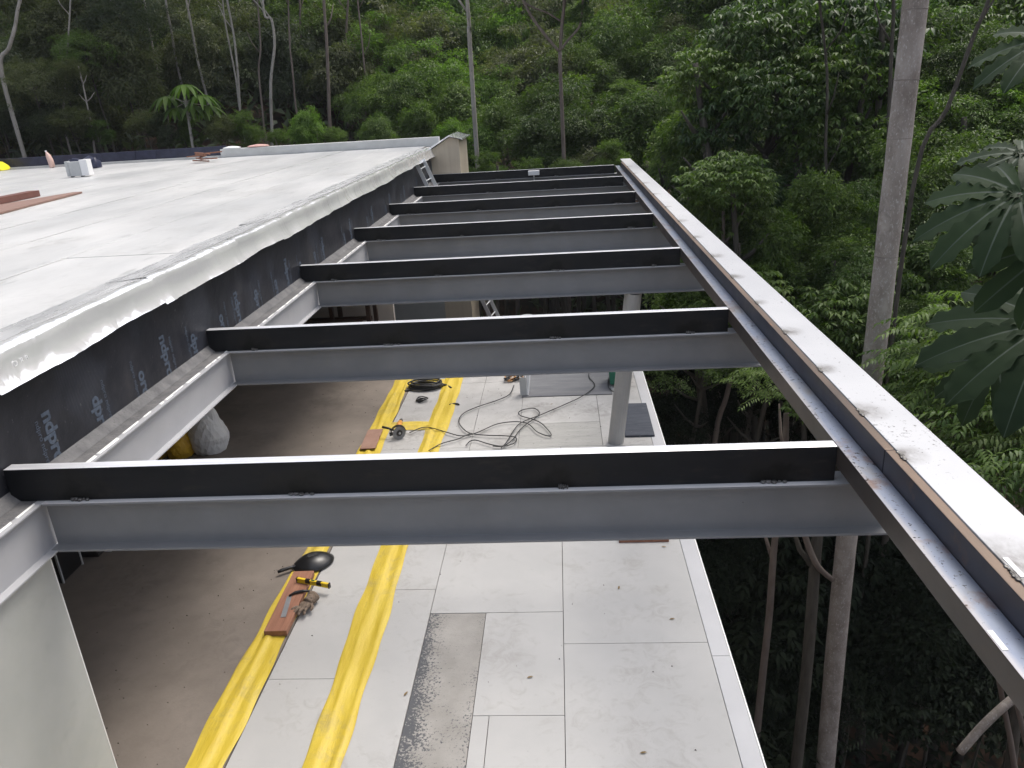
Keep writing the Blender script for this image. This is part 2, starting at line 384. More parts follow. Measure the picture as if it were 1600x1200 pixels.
# ------------------------------------------------------------------ terrain
def sm(a, b, x): t = np.clip((x - a) / (b - a), 0, 1); return t * t * (3 - 2 * t)
def ground_z(x, y):
    x = np.asarray(x, float); y = np.asarray(y, float)
    h = -5.8 + sm(17.5, 23, y) * (sm(3, -9, x) * 6.6 + 1.2)
    h = h - 3.6 * sm(4.4, 6.5, x) * (1 - sm(14, 23, y))
    h = h + .34 * np.maximum(0, y - 22) + .28 * np.maximum(0, y - 45) + .30 * np.maximum(0, x - 13) + .3 * np.maximum(0, -y - 14) + .25 * np.maximum(0, -x - 24)
    h = h + .35 * np.sin(x * .7 + 1.3) * np.sin(y * .55) + .2 * np.sin(x * 1.7 + y * 1.1)
    return h
gx = np.concatenate([np.linspace(-110, -30, 21), np.linspace(-28, 28, 57), np.linspace(30, 110, 21)])
gy = np.concatenate([np.linspace(-70, -20, 14), np.linspace(-18, 50, 69), np.linspace(54, 130, 20)])
X, Y = np.meshgrid(gx, gy); Z = ground_z(X, Y); nxg, nyg = len(gx), len(gy)
idx = np.arange(nxg * nyg).reshape(nyg, nxg)
F = np.stack([idx[:-1, :-1], idx[:-1, 1:], idx[1:, 1:], idx[1:, :-1]], -1).reshape(-1, 4)
gm = np_mesh('ground', np.stack([X, Y, Z], -1).reshape(-1, 3), F, 'soil')
gm.polygons.foreach_set('use_smooth', [True] * len(gm.polygons))
tag(link('ground', gm), kind='structure')

# ------------------------------------------------------------------ terrace floor (setting) with its tiles
mb = MB(); mb.box(-7.5, 4.485, -6.5, 12.0, -.32, -.016)
floor = tag(mb.build('terrace_floor', 'grout'), kind='structure')
mb = MB(); mb.box(-7.45, .60, -6.4, 11.98, -.015, -.001); mb.build('screed', 'screed', floor)
mb = MB(); mb.box(4.488, 4.50, -6.5, 12.0, -.32, .002); mb.build('edge_trim', 'white_edge', floor)
G = .0028
def tile(x0, x1, y0, y1, m='tile', z=0.0, name='floor_tile'):
    return MB().box(x0 + G, x1 - G, y0 + G, y1 - G, -.0155, z + random.uniform(-.0006, .0006)).build(name, m, floor, bevel=.0015)
def tile_col(x0, x1, joints, mats='tile'):
    for a, b in zip(joints[:-1], joints[1:]): tile(x0, x1, a, b, 'tile_dusty' if a > 5.5 else mats)
tile_col(.61, 1.22, [-6.2, -3.66, -1.18, 1.30, 3.78, 5.7, 8.2, 10.7, 11.98])
tile_col(1.22, 1.86, [-6.2, -4.9, -2.44, .04, 2.515, 4.99, 5.7, 8.2, 10.7, 11.98])
tile_col(1.86, 3.10, [2.14, 3.4, 5.64])
tile(2.385, 3.10, .885, 2.14)
tile(1.86, 2.385, -6.2, -.2); tile(2.385, 2.515, -1.6, .885); tile(2.515, 3.10, -1.6, .885); tile(2.385, 3.10, -6.2, -1.6)
tile(1.86, 2.385, -.2, 2.14, 'mortar', -.002, 'mortar_patch')
tile(1.86, 2.52, 5.64, 8.2, 'tile_dusty'); tile(2.52, 3.67, 5.64, 6.44, 'mortar_light', 0, 'mortar_patch')
tile(2.52, 3.67, 6.44, 7.5, 'tile_dusty'); tile(3.67, 4.335, 5.64, 8.2, 'tile_dusty'); tile(2.52, 3.67, 7.5, 8.2, 'tile_dusty')
tile_col(1.86, 3.10, [8.2, 10.7, 11.98]); tile_col(3.10, 4.335, [8.2, 10.7, 11.98])
tile_col(3.10, 4.335, [-6.2, -3.26, -.78, 1.70, 3.9, 5.64])
for a, b in zip([-6.2, -2.4, 1.53, 5.3, 9.0], [-2.4, 1.53, 5.3, 9.0, 11.98]): tile(4.335, 4.488, a, b, 'tile_edge', 0, 'edge_tile')
MB().box(4.18, 4.40, -6.0, 11.5, -9.2, -.33).build('retaining_wall', 'partition', floor)

# ------------------------------------------------------------------ the house
house = thing('house', 'white flat roofed house with a black membrane upstand and shiny flashing beside the pergola', 'house')
MB().box(-14.5, -.06, -6.5, 17.85, 3.02, 3.258).build('roof_slab', 'ceiling', house)
MB().box(-14.45, -.3, -6.45, 17.76, 3.2585, 3.2615).build('roof_underlay', 'grout', house)
xs = [-.34, -1.45, -2.55, -3.66, -4.76, -5.87, -6.98, -8.08, -9.2, -10.3, -11.4, -12.5, -13.6, -14.45]
for i in range(len(xs) - 1):
    cuts = [-6.4, 3.2 + (i * 2.3) % 4, 10.5 + (i * 1.7) % 3, 17.75]
    for a, b in zip(cuts[:-1], cuts[1:]):
        n1 = 14; vs = []; dz = random.uniform(-.002, .004)
        for k in range(n1 + 1):
            y = a + .004 + (b - a - .008) * k / n1
            e = random.uniform(-.004, .004)
            vs += [(xs[i + 1] + .009, y, 3.28 + dz + e * .6), (xs[i] - .009 + e * 1.6, y, 3.28 + dz + e), (xs[i] - .005 + e * .4, y, 3.262), (xs[i + 1] + .005, y, 3.262)]
        p = MB()
        fs = [(k * 4 + j, k * 4 + (j + 1) % 4, k * 4 + 4 + (j + 1) % 4, k * 4 + 4 + j) for k in range(n1) for j in range(4)]
        fs += [(0, 1, 2, 3), (n1 * 4, n1 * 4 + 3, n1 * 4 + 2, n1 * 4 + 1)]
        p.add(vs, fs).build('roof_panel', 'roof_sheet', house)
up = MB().box(-.24, -.015, -6.5, 16.28, 2.38, 3.262).build('membrane_upstand', 'black_membrane', house)
MB().box(-.012, .142, -6.5, 16.28, 2.36, 2.461).build('membrane_ledge', 'membrane_ledge', house, bevel=.012)
MB().prism([(-.012, 2.46), (.05, 2.463), (-.012, 2.52)], 'y', -6.5, 16.28).build('membrane_fillet', 'membrane_ledge', house)
def text_mesh(body, size, mat, parent, mtx, extrude=.0008, offset=0, align='RIGHT', space=1.0, name='printed_letters'):
    fc = bpy.data.curves.new('letters', 'FONT'); fc.body = body; fc.size = size; fc.extrude = extrude; fc.align_x = align; fc.space_character = space; fc.offset = offset; fc.resolution_u = 3
    t = bpy.data.objects.new('tmp', fc); COL.objects.link(t); dg = bpy.context.evaluated_depsgraph_get()
    me = bpy.data.meshes.new_from_object(t.evaluated_get(dg)); bpy.data.objects.remove(t); me.materials.clear(); me.materials.append(MATS[mat])
    o = link(name, me, parent); o.matrix_local = mtx; return o
words = ['ndpro', 'dpri', 'oro']
yy = .44; k = 0
while yy < 15.5:
    if k % 3 != 1 or yy < 6:
        text_mesh(words[k % 3], .15, 'print_ink', up, Matrix(((0, 0, 1, -.0135), (0, 1, 0, yy), (-1, 0, 0, 2.47 + .02 * (k % 2)), (0, 0, 0, 1))), offset=.005, space=.96)
        text_mesh('ndpro ' * 2, .055, 'print_ink', up, Matrix(((0, 0, 1, -.0135), (0, 1, 0, yy + (.14 if k % 2 else -.075)), (-1, 0, 0, 2.50), (0, 0, 0, 1))), .0006)
    yy += .50 + .12 * math.sin(k * 2.1); k += 1
# flashing sheets, crumpled zinc
cut = [-4.2, -2.1, .05, 1.95, 3.62, 4.72, 6.5, 8.6, 10.6, 12.7, 14.6, 16.34]
for q, (a, b) in enumerate(zip(cut[:-1], cut[1:])):
    prof = [(-.36, 3.290), (-.2, 3.302), (-.07, 3.316), (-.015, 3.318), (.014, 3.313), (.030, 3.292), (.037, 3.25), (.045, 3.205), (.064, 3.155), (.098, 3.112)]
    ny = max(10, int((b - a) * 22)); vs = []; r2 = np.random.default_rng(q + 5)
    ph = r2.uniform(0, 6, 8); nv = len(prof)
    for k in range(ny + 1):
        y = a + (b - a) * k / ny + (.0 if k < ny else .02)
        e = .004 * math.sin(y * 6 + ph[0]) + .002 * math.sin(y * 13 + ph[1]) + r2.normal(0, .0008)
        dent = .014 * max(0, math.sin(y * 2.9 + ph[2])) ** 4
        low = .011 * math.sin(y * 1.3 + ph[3]) + .003 * math.sin(y * 6.1 + ph[4]) + r2.normal(0, .001)
        for j, (px, pz) in enumerate(prof):
            t = max(0, (j - 3) / (nv - 4))
            if j == 0: vs.append((px + .03 * math.sin(y * 2 + ph[5]) + r2.normal(0, .008), y, pz + .002 * (q % 2)))
            elif j < 4: vs.append((px, y, pz + e * 1.1 * (j / 3) + .002 * (q % 2) + r2.normal(0, .0005)))
            else: vs.append((px + t * (e * 1.8 + .012 * math.sin(y * 3.3 + ph[6])) - dent * math.sin(t * PI) + .0025 * (q % 2), y, pz + (1 - t) * e - t * low))
    fs = [(k * nv + j, k * nv + j + 1, (k + 1) * nv + j + 1, (k + 1) * nv + j) for k in range(ny) for j in range(nv - 1)]
    fl = MB().add(vs, fs).build('flashing_sheet', ['flashing', 'foil_sky_white'], house, smooth=True, fixn=False)
    for ed in fl.data.edges:
        if all(v % nv == 2 for v in ed.vertices): ed.use_edge_sharp = True
    for pi, pp in enumerate(fl.data.polygons): pp.material_index = 1 if pi % (nv - 1) < 2 else 0
    if q == 2: text_mesh('D..R B', .05, 'white_plastic', fl, Matrix(((0, 0, 1, .05), (1, 0, 0, .26), (0, 1, 0, 3.19), (0, 0, 0, 1))), .0006, align='LEFT')
# end curb, back parapet, end wall, walls below
MB().box(-6.05, .02, 17.78, 18.0, 3.263, 3.50).build('end_curb', 'curb', house, bevel=.01)
cap = MB()
vs = []
for k in range(6):
    x = -.55 + 1.35 * k / 12; e = .02 * math.sin(k * 1.7)
    vs += [(x, 16.25, 3.55 + .03 * min(1, k / 6) + e), (x, 17.0, 3.60 + e * .5), (x, 18.05, 3.56), (x, 18.05, 3.52), (x, 16.24, 3.50 + e)]
MB().prism([(.0, 2.3), (.74, 2.3), (.74, 3.50), (.5, 3.545), (.0, 3.25)], 'y', 16.3, 18.05).build('end_wall', 'beige_wall', house, bevel=.008)
MB().prism([(-.03, 3.262), (.5, 3.556), (.84, 3.50), (.84, 3.47), (.5, 3.592), (-.05, 3.30)], 'y', 16.22, 18.12).build('wall_cap', 'flashing', house)
MB().box(.01, .74, 16.3, 18.05, -5.6, 2.298).build('lower_end_wall', 'beige_wall', house)
MB().box(-7.4, .008, 16.32, 16.5, -5.6, 3.02).build('rear_wall', 'white_wall', house)
for a, b in zip([-14.6, -12.2, -9.6, -8.6, -8.0], [-12.21, -9.61, -8.61, -8.01, -6.06]):
    MB().box(a, b, 18.05, 18.25, 3.0, 3.57).build('parapet_section', 'navy_membrane', house)
MB().box(-14.6, -6.06, 17.86, 18.04, 2.8, 3.33).build('parapet_upstand', 'roof_sheet', house)
MB().box(-.1, .157, -6.4, -.055, -.0, 2.125).build('white_wall', 'white_wall', house)
MB().box(-.1, .159, -.055, -.047, -.0, 2.125).build('wall_edge_bead', 'white_edge', house)
MB().box(-7.45, -7.3, -6.4, 12.0, 0, 3.0).build('side_wall', 'partition', house)
MB().box(-7.3, -.42, 11.99, 12.1, 0, 3.0).build('partition_wall', 'partition', house)
MB().box(-7.3, -.1, -6.5, -6.35, 0, 3.0).build('front_wall', 'partition', house)
for z0 in (-5.7,):
    MB().box(-7.4, -7.1, -6.4, 16.3, z0, -.33).build('foundation', 'partition', house)

# ------------------------------------------------------------------ steel pergola
perg = thing('steel_pergola', 'grey and black welded steel pergola frame over the tiled terrace', 'pergola')
def ibeam(axis, a, b, c, z0, z1, wd, tf=.014, tw=.009):
    poly = [(c - wd / 2, z0), (c + wd / 2, z0), (c + wd / 2, z0 + tf), (c + tw / 2, z0 + tf), (c + tw / 2, z1 - tf), (c + wd / 2, z1 - tf), (c + wd / 2, z1), (c - wd / 2, z1), (c - wd / 2, z1 - tf), (c - tw / 2, z1 - tf), (c - tw / 2, z0 + tf), (c - wd / 2, z0 + tf)]
    return MB().prism(poly, axis, a, b)
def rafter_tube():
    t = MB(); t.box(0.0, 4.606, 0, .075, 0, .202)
    o = t.build('rafter_tube', ['mill_scale', 'tube_top_glare'], perg, bevel=.004)
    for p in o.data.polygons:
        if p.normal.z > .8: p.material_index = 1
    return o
tube0 = None; beam0 = None
def weld_mesh(name, n=5, r=.012, sp=.022):
    m = MB(); rr = random.Random(n)
    for i in range(n):
        c = Vector(((i - n / 2) * sp, rr.uniform(-.003, .003), rr.uniform(-.002, .006))); r1 = r * rr.uniform(.6, 1.25)
        pts = []
        for a in range(6):
            for b_ in (-.8, 0, .8):
                pts.append(c + Vector((math.cos(a * PI / 3) * math.cos(b_), math.sin(a * PI / 3) * math.cos(b_), math.sin(b_))) * r1)
        fs = []
        for a in range(6):
            for b_ in range(2):
                fs.append((a * 3 + b_, ((a + 1) % 6) * 3 + b_, ((a + 1) % 6) * 3 + b_ + 1, a * 3 + b_ + 1))
        fs += [tuple(a * 3 + 2 for a in range(6)), tuple(a * 3 for a in range(5, -1, -1))]
        m.add(pts, fs)
    return m
def soot(name, seed, r=.09):
    """thin smoke stain left on the steel by welding"""
    pass
wm = weld_mesh('weld_bead').build('weld_bead', 'weld_metal', None); wm_data = wm.data; bpy.data.objects.remove(wm)
for i in range(7):
    y0 = 2.7 * i
    if beam0 is None:
        beam0 = ibeam('x', .165, 4.93, .0375, 2.142, 2.461, .150).build('rafter_beam', ['rafter_paint', 'flange_lit_top'], perg, bevel=.002)
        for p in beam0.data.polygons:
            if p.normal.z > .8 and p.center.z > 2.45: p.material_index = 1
        tube0 = rafter_tube(); tube0.location.z = 2.463
        bo, to = beam0, tube0
    else:
        bo = beam0.copy(); COL.objects.link(bo); bo.parent = perg
        to = tube0.copy(); COL.objects.link(to); to.parent = perg
    bo.location = (0, y0, 0); to.location = (0, y0, 2.463)
    for q, xw in enumerate((.42, 1.62, 3.32, 4.32) if i % 2 == 0 else (.45, 1.75, 2.98, 4.3)):
        wb = link('weld_bead', wm_data, to, ((.42, 1.70, 3.15, 4.30)[q] + .02 * math.sin(i * 3 + q), -.006, .004)); wb.scale = (1 + .5 * math.sin(i * 5 + q * 2.3), 1, 1 + .4 * math.sin(i + q * 4))
# ledger channel along the house
poly = [(.144, 2.10), (.205, 2.10), (.205, 2.152), (.156, 2.165), (.156, 2.449), (.19, 2.449), (.19, 2.4625), (.144, 2.4625)]
poly = [(.144, 2.142), (.205, 2.142), (.205, 2.154), (.156, 2.156), (.156, 2.450), (.192, 2.450), (.192, 2.4625), (.144, 2.4625)]
MB().prism(poly, 'y', -6.3, 16.28).build('ledger_channel', 'channel_paint', perg, bevel=.002)
# ragged paint and sealant bead on the ledger's top edge
sb = MB(); pts = []; r3 = random.Random(3)
y = -3.0
while y < 14:
    L = r3.uniform(.05, .28); wdt = r3.uniform(.008, .022)
    sb.add([(.150, y, 2.4635), (.150 + wdt, y + .01, 2.4635), (.150 + wdt * r3.uniform(.7, 1.3), y + L - .01, 2.4635), (.150, y + L, 2.4635), (.152, y, 2.469), (.146 + wdt, y + .012, 2.468), (.146 + wdt, y + L - .012, 2.468), (.152, y + L, 2.469)],
           [(4, 5, 6, 7), (0, 1, 5, 4), (1, 2, 6, 5), (2, 3, 7, 6), (3, 0, 4, 7)])
    y += L + r3.uniform(.0, .12)
o = sb.build('sealant_bead', 'white_edge', perg); o['kind'] = 'stuff'
# edge beam, square tube, rust tube
ibeam('y', -6.3, 16.35, 4.888, 2.466, 2.79, .246).build('edge_beam', 'edge_paint', perg, bevel=.003)
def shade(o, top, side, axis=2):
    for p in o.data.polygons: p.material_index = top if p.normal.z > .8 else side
et = MB().box(4.607, 4.715, -6.3, 15.95, 2.549, 2.667).build('edge_tube', ['brown_steel', 'blue_sheen_steel'], perg, bevel=.005); shade(et, 1, 0)
for a, b in ((-6.3, -.30), (-.294, 5.2), (5.206, 10.4), (10.406, 15.6)):
    rt = MB().box(4.717, 4.762, a, b, 2.60, 2.785).build('rust_tube', ['navy_steel', 'rust_tube'], perg, bevel=.005); shade(rt, 1, 0)
for y in WELD_Y:
    wb = link('weld_bead', wm_data, perg, (4.763, y, 2.787)); wb.rotation_euler = (0, 0, PI / 2); wb.scale = (.9, .9, .6)
MB().box(4.612, 4.632, -1.57, -1.47, 2.6675, 2.669).build('scratch_strip', 'white_plastic', perg)  # thin white strips added in place of bright scratches on the steel
MB().box(4.775, 4.795, -1.34, -1.22, 2.7905, 2.7925).build('scratch_strip', 'white_plastic', perg)
# round column, slightly out of plumb
cb = Vector((3.845, 5.72, 0)); ct = on_y(1000, 457, 5.5); ct.z = 2.14; ct.x = 4.06; ct.y = 5.47
pc = MB(); pc.tube([cb, cb + (ct - cb) * .5, ct], .105, 20)
pc.build('column', 'column_paint', perg, smooth=False)
o = perg.children[-1]
for p in o.data.polygons: p.use_smooth = len(p.vertices) == 4
MB().box(cb.x - .12, cb.x + .12, cb.y - .12, cb.y + .12, 0.001, .009).build('base_plate', 'column_paint', perg)

# ------------------------------------------------------------------ things on the terrace
def strip(pts_c, wd, seed, nx=10, step=.05, hgt=.022):
    rr = np.random.default_rng(seed); ph = rr.uniform(0, 6.28, 10); V = []; 
    L = [0]
    for a, b in zip(pts_c[:-1], pts_c[1:]): L.append(L[-1] + (Vector(b) - Vector(a)).length)
    ny = int(L[-1] / step)
    for k in range(ny + 1):
        s = L[-1] * k / ny; j = max(i for i in range(len(L)) if L[i] <= s + 1e-9); j = min(j, len(pts_c) - 2)
        t = (s - L[j]) / (L[j + 1] - L[j]); a = Vector(pts_c[j]); b = Vector(pts_c[j + 1]); c = a.lerp(b, t); d = (b - a).normalized(); nrm = Vector((d.y, -d.x, 0))
        w0 = wd * (1 + .08 * math.sin(s * 1.3 + ph[0]) + .05 * math.sin(s * 4.1 + ph[1])); off = .02 * math.sin(s * .9 + ph[2])
        for q in range(nx + 1):
            e = q / nx - .5
            z = .004 + hgt * max(0, math.sin(e * 11 + .9 * math.sin(s * .8 + ph[3]) + ph[4])) ** 2 + hgt * .6 * max(0, math.sin(e * 19 + 1.3 * math.sin(s * 1.1 + ph[5]) + s * .5)) ** 3
            z += .004 * math.sin(s * 7 + e * 8 + ph[6]) * math.sin(s * 2.3) + .004
            if q in (0, nx): z = .003 + abs(.006 * math.sin(s * 3 + ph[7]))
            p = c + nrm * (e * w0 + off + .006 * math.sin(s * 9 + q)); V.append((p.x, p.y, max(.003, z)))
    fs = [(k * (nx + 1) + q, k * (nx + 1) + q + 1, (k + 1) * (nx + 1) + q + 1, (k + 1) * (nx + 1) + q) for k in range(ny) for q in range(nx)]
    return MB().add(V, fs)
tag(strip([(.46, -2.5, 0), (.46, 4, 0), (.44, 9.3, 0)], .29, 1).build('plastic_sheet', 'yellow_plastic', smooth=True, fixn=False), 'long strip of yellow plastic sheeting along the edge of the brown floor, under the plank', 'plastic sheet', 'yellow plastic strips on the floor')
tag(strip([(1.31, -2.5, 0), (1.31, 4, 0), (1.29, 9.3, 0)], .30, 2).build('plastic_sheet', 'yellow_plastic', smooth=True, fixn=False), 'long strip of yellow plastic sheeting across the white tiles, nearer the column', 'plastic sheet', 'yellow plastic strips on the floor')
tag(strip([(.59, 6.47, 0), (1.17, 6.45, 0)], .26, 3).build('plastic_sheet', 'yellow_plastic', smooth=True, fixn=False), 'short yellow plastic strip joining the two long ones beside the angle grinder', 'plastic sheet', 'yellow plastic strips on the floor')
tag(strip([(.57, 8.25, 0), (1.17, 8.22, 0)], .40, 4).build('plastic_sheet', 'yellow_plastic', smooth=True, fixn=False), 'short yellow plastic strip under the coil of black cable', 'plastic sheet', 'yellow plastic strips on the floor')

# wooden plank, level, glove, scraper, shield
MB().box(-.105, .105, 0, .93, 0, .055).build('wooden_plank', ['red_wood'], bevel=.004)
pl = bpy.data.objects['wooden_plank']; pl.location = (.495, 1.83, .016); pl.rotation_euler.z = math.radians(1.5)
tag(pl, 'reddish brown wooden plank lying on yellow plastic below the nearest beam', 'plank')
lv = thing('spirit_level', 'small yellow spirit level lying across the wooden plank', 'spirit level', (.645, 2.52, .071), rz=math.radians(-17))
MB().prism([(-.012, 0), (.012, 0), (.012, .012), (.006, .016), (.006, .034), (.012, .038), (.012, .05), (-.012, .05), (-.012, .038), (-.006, .034), (-.006, .016), (-.012, .012)], 'x', -.185, .185).build('body', 'level_yellow', lv, bevel=.001)
for sx in (-1, 1): MB().box(sx * .185 - .006, sx * .185 + .006, -.015, .015, -.001, .052).build('end_cap', 'black_plastic', lv)
for xx in (-.06, .07): MB().box(xx - .026, xx + .026, -.0135, .0135, .0125, .0512).build('vial_window', 'black_plastic', lv)
MB().tube([(-.02, 0, .051), (.02, 0, .051)], .006, 8).build('vial', 'green_plastic', lv)
# glove: palm and five fingers
gl = thing('work_glove', 'dirty brown work glove lying half off the plank', 'glove', (.655, 2.22, .03), rz=math.radians(-20))
gm_ = MB(); 
def blob(mb_, c, rx, ry, rz, n=10, m=6):
    vs = []; fs = []
    for i in range(1, m):
        a = PI * i / m
        for j in range(n): vs.append((c[0] + rx * math.sin(a) * math.cos(2 * PI * j / n), c[1] + ry * math.sin(a) * math.sin(2 * PI * j / n), c[2] + rz * math.cos(a)))
    top = len(vs); vs += [(c[0], c[1], c[2] + rz), (c[0], c[1], c[2] - rz)]
    for i in range(m - 2):
        for j in range(n): fs.append((i * n + j, i * n + (j + 1) % n, (i + 1) * n + (j + 1) % n, (i + 1) * n + j))
    for j in range(n): fs += [(top, (j + 1) % n, j), (top + 1, (m - 2) * n + j, (m - 2) * n + (j + 1) % n)]
    mb_.add(vs, fs)
blob(gm_, (0, 0, .03), .065, .075, .026)
gm_.tube(spline([(0, .03, .03), (0, .09, .034), (.0, .14, .04)], 3), [.05, .052, .054, .055, .056, .058, .06], 12)
for k, (a, L) in enumerate(((-.42, .085), (-.15, .10), (.1, .095), (.36, .075))):
    d = Vector((math.sin(a), -math.cos(a), 0)); s0 = Vector((-.045 + .03 * k, -.05, .03))
    gm_.tube(spline([s0, s0 + d * L * .5 + Vector((0, 0, .012)), s0 + d * L * .9 + Vector((0, 0, -.004)), s0 + d * L + Vector((0, 0, -.012))], 3), [.015, .016, .016, .0155, .015, .015, .014, .013, .011, .008], 8)
gm_.tube(spline([(.05, .02, .03), (.085, -.01, .03), (.095, -.045, .022)], 3), [.018, .018, .017, .016, .015, .013, .009], 8)
gm_.build('hand_shell', 'glove_fabric', gl, smooth=True)
sc = thing('scraper', 'grey flat steel scraper lying along the wooden plank', 'scraper', (.47, 2.28, .0725), rz=math.radians(8))
MB().prism([(-.025, -.26), (.025, -.26), (.022, .06), (-.022, .06)], 'z', 0, .003).build('blade', 'blade_steel', sc)
MB().tube([(0, .05, .012), (.05, .09, .016), (.12, .10, .018), (.19, .095, .014)], [.010, .014, .014, .010], 10).build('handle', 'black_plastic', sc, smooth=True)
# hand-held welding shield
ws = thing('welding_shield', 'black round hand-held welding shield lying face down on the yellow strip', 'welding shield', (.50, 2.98, .02), rz=math.radians(-150))
vs = []; fs = []; NR, NA = 7, 28
for i in range(NR + 1):
    r = i / NR
    for j in range(NA):
        a = 2 * PI * j / NA; rx = .205 * r * (1 + .05 * math.cos(2 * a)); ry = .175 * r
        vs.append((rx * math.cos(a), ry * math.sin(a), .085 * (1 - r ** 2.4) + .01))
for i in range(NR):
    for j in range(NA): fs.append((i * NA + j, i * NA + (j + 1) % NA, (i + 1) * NA + (j + 1) % NA, (i + 1) * NA + j))
b0 = len(vs)
for j in range(NA): vs.append((vs[NR * NA + j][0], vs[NR * NA + j][1], 0))
for j in range(NA): fs.append((NR * NA + j, NR * NA + (j + 1) % NA, b0 + (j + 1) % NA, b0 + j))
MB().add(vs, fs).build('shell', 'black_plastic', ws, smooth=True)
MB().tube([(.19, 0, .02), (.24, .004, .028), (.33, .01, .03), (.37, .012, .026)], [.022, .018, .019, .015], 10).build('handle', 'black_plastic', ws, smooth=True)
MB().box(-.055, .055, -.028, .028, .088, .099).build('lens_frame', 'black_rubber', ws, bevel=.004)

# angle grinder
gr = thing('angle_grinder', 'orange and black angle grinder with a cutting disc standing on the yellow frame', 'angle grinder', (.80, 6.08, .0), rz=math.radians(20))
MB().tube([(.02, .10, .10), (.05, .22, .10), (.09, .34, .095)], [.034, .038, .034], 14).build('motor_body', 'grinder_orange', gr, smooth=True)
MB().tube([(0, .0, .098), (.005, .05, .1), (.02, .11, .10)], [.036, .042, .036], 14).build('gear_head', 'black_plastic', gr, smooth=True)
MB().tube([(.09, .34, .095), (.12, .44, .085), (.13, .50, .07)], [.028, .024, .012], 12).build('rear_grip', 'black_plastic', gr, smooth=True)
MB().tube([(-.03, .02, .11), (-.12, .06, .15), (-.2, .10, .17)], [.012, .016, .017], 10).build('side_handle', 'black_rubber', gr, smooth=True)
dsc = MB(); dsc.tube([(.012, -.045, .098), (.014, -.052, .098)], .098, 32); d_ = dsc.build('cutting_disc', 'disc_gray', gr)
MB().tube([(.014, -.052, .098), (.016, -.058, .098)], .046, 24).build('disc_label', 'cabinet_black', d_)
MB().tube([(.016, -.058, .098), (.018, -.07, .098)], .016, 12).build('lock_nut', 'blade_steel', d_)
gu = MB(); ring = [Vector((.006 + .0, -.03 + 0, .098)) + Vector((math.cos(a) * .108, 0, math.sin(a) * .108)) for a in np.linspace(.1, PI + .3, 14)]
for a, b in zip(ring[:-1], ring[1:]): gu.bar(a, b, .05, .006, up=(0, 0, 1))
gu.build('guard', 'black_plastic', gr)

def floor_path(pts, z=.036, per=8): return spline([on_z(u, v, z) for u, v in pts], per)
def cable(name, paths, label, cat, r=.0075, group=None, m='black_rubber'):
    t = MB()
    for p in paths: t.tube(floor_path(p), r, 6)
    return tag(t.build(name, m, None, smooth=True), label, cat, group)
cable('power_cable', [[(640, 676), (660, 668), (676, 669), (700, 676), (722, 681), (745, 676), (775, 663), (800, 659), (818, 660), (828, 664), (840, 675), (856, 681), (861, 678), (848, 663), (835, 656), (815, 650), (810, 645), (818, 640), (835, 638), (843, 645), (838, 652), (826, 660), (812, 672), (800, 688), (785, 697), (770, 697)]],
      'thin black grinder cable looping over the white tiles', 'cable', group='black cables on the tiles')
cable('extension_cable', [[(803, 602), (796, 616), (778, 625), (745, 636), (724, 646), (717, 657), (722, 668), (735, 677), (760, 680), (790, 681), (806, 684), (804, 692), (785, 697), (765, 694), (745, 688), (735, 689), (728, 696)],
      [(670, 704), (690, 693), (715, 686), (735, 677)]],
      'black cable running from the wire tangle down to the near beam', 'cable', group='black cables on the tiles')
cable('hose', [[(920, 583), (921, 590), (929, 600), (924, 609), (908, 620), (880, 633), (845, 648), (815, 660), (803, 672), (792, 690), (783, 700)], [(951, 590), (951, 605), (962, 614), (975, 618)]],
      'black cable running diagonally from behind the column across the grey board', 'cable', group='black cables on the tiles')
# coil of cable
co = MB(); rr = random.Random(5); cpos = on_z(666, 606, 0)
for k in range(7):
    c = []
    for a in np.linspace(0, 2 * PI, 29):
        r_ = .24 + .02 * (k % 3) + .012 * math.sin(3 * a + k)
        c.append(cpos + Vector((r_ * math.cos(a) + .015 * math.sin(k * 2), (r_ * .62) * math.sin(a) + .02 * math.cos(k), .014 + .016 * k + .006 * math.sin(2 * a + k))))
    co.tube(c, .013, 6)
co.tube(spline([cpos + Vector((-.2, -.1, .02)), cpos + Vector((-.33, -.14, .014)), cpos + Vector((-.36, -.10, .014))], 4), .015, 6)
co.tube(spline([cpos + Vector((.2, .08, .05)), cpos + Vector((.34, .03, .02)), cpos + Vector((.43, -.08, .014))], 4), .017, 6)
tag(co.build('cable_coil', 'black_rubber', smooth=True), 'thick coil of black cable lying on the far yellow strip', 'cable coil')
rg = MB(); rp = on_z(655, 627, 0)
for k in range(4):
    c = [rp + Vector(((.05 + .012 * k) * math.cos(a) + .02 * k, (.05 + .01 * k) * math.sin(a), .01 + .012 * k + .01 * math.sin(2 * a + k))) for a in np.linspace(0, 2 * PI, 17)]
    rg.tube(c, .009, 5)
tag(rg.build('strap', 'black_rubber', smooth=True), 'small crumpled black strap on the tile between the yellow strips', 'strap')
hd = MB(); hp = on_z(710, 634, 0)
hd.tube([hp + Vector((.07 * math.cos(a), .045 * math.sin(a), .016)) for a in np.linspace(.1, PI - .1, 14)], .014, 8)
tag(hd.build('grinder_handle', 'black_plastic', smooth=True), 'small black curved guard lying at the edge of the yellow strip', 'tool guard')
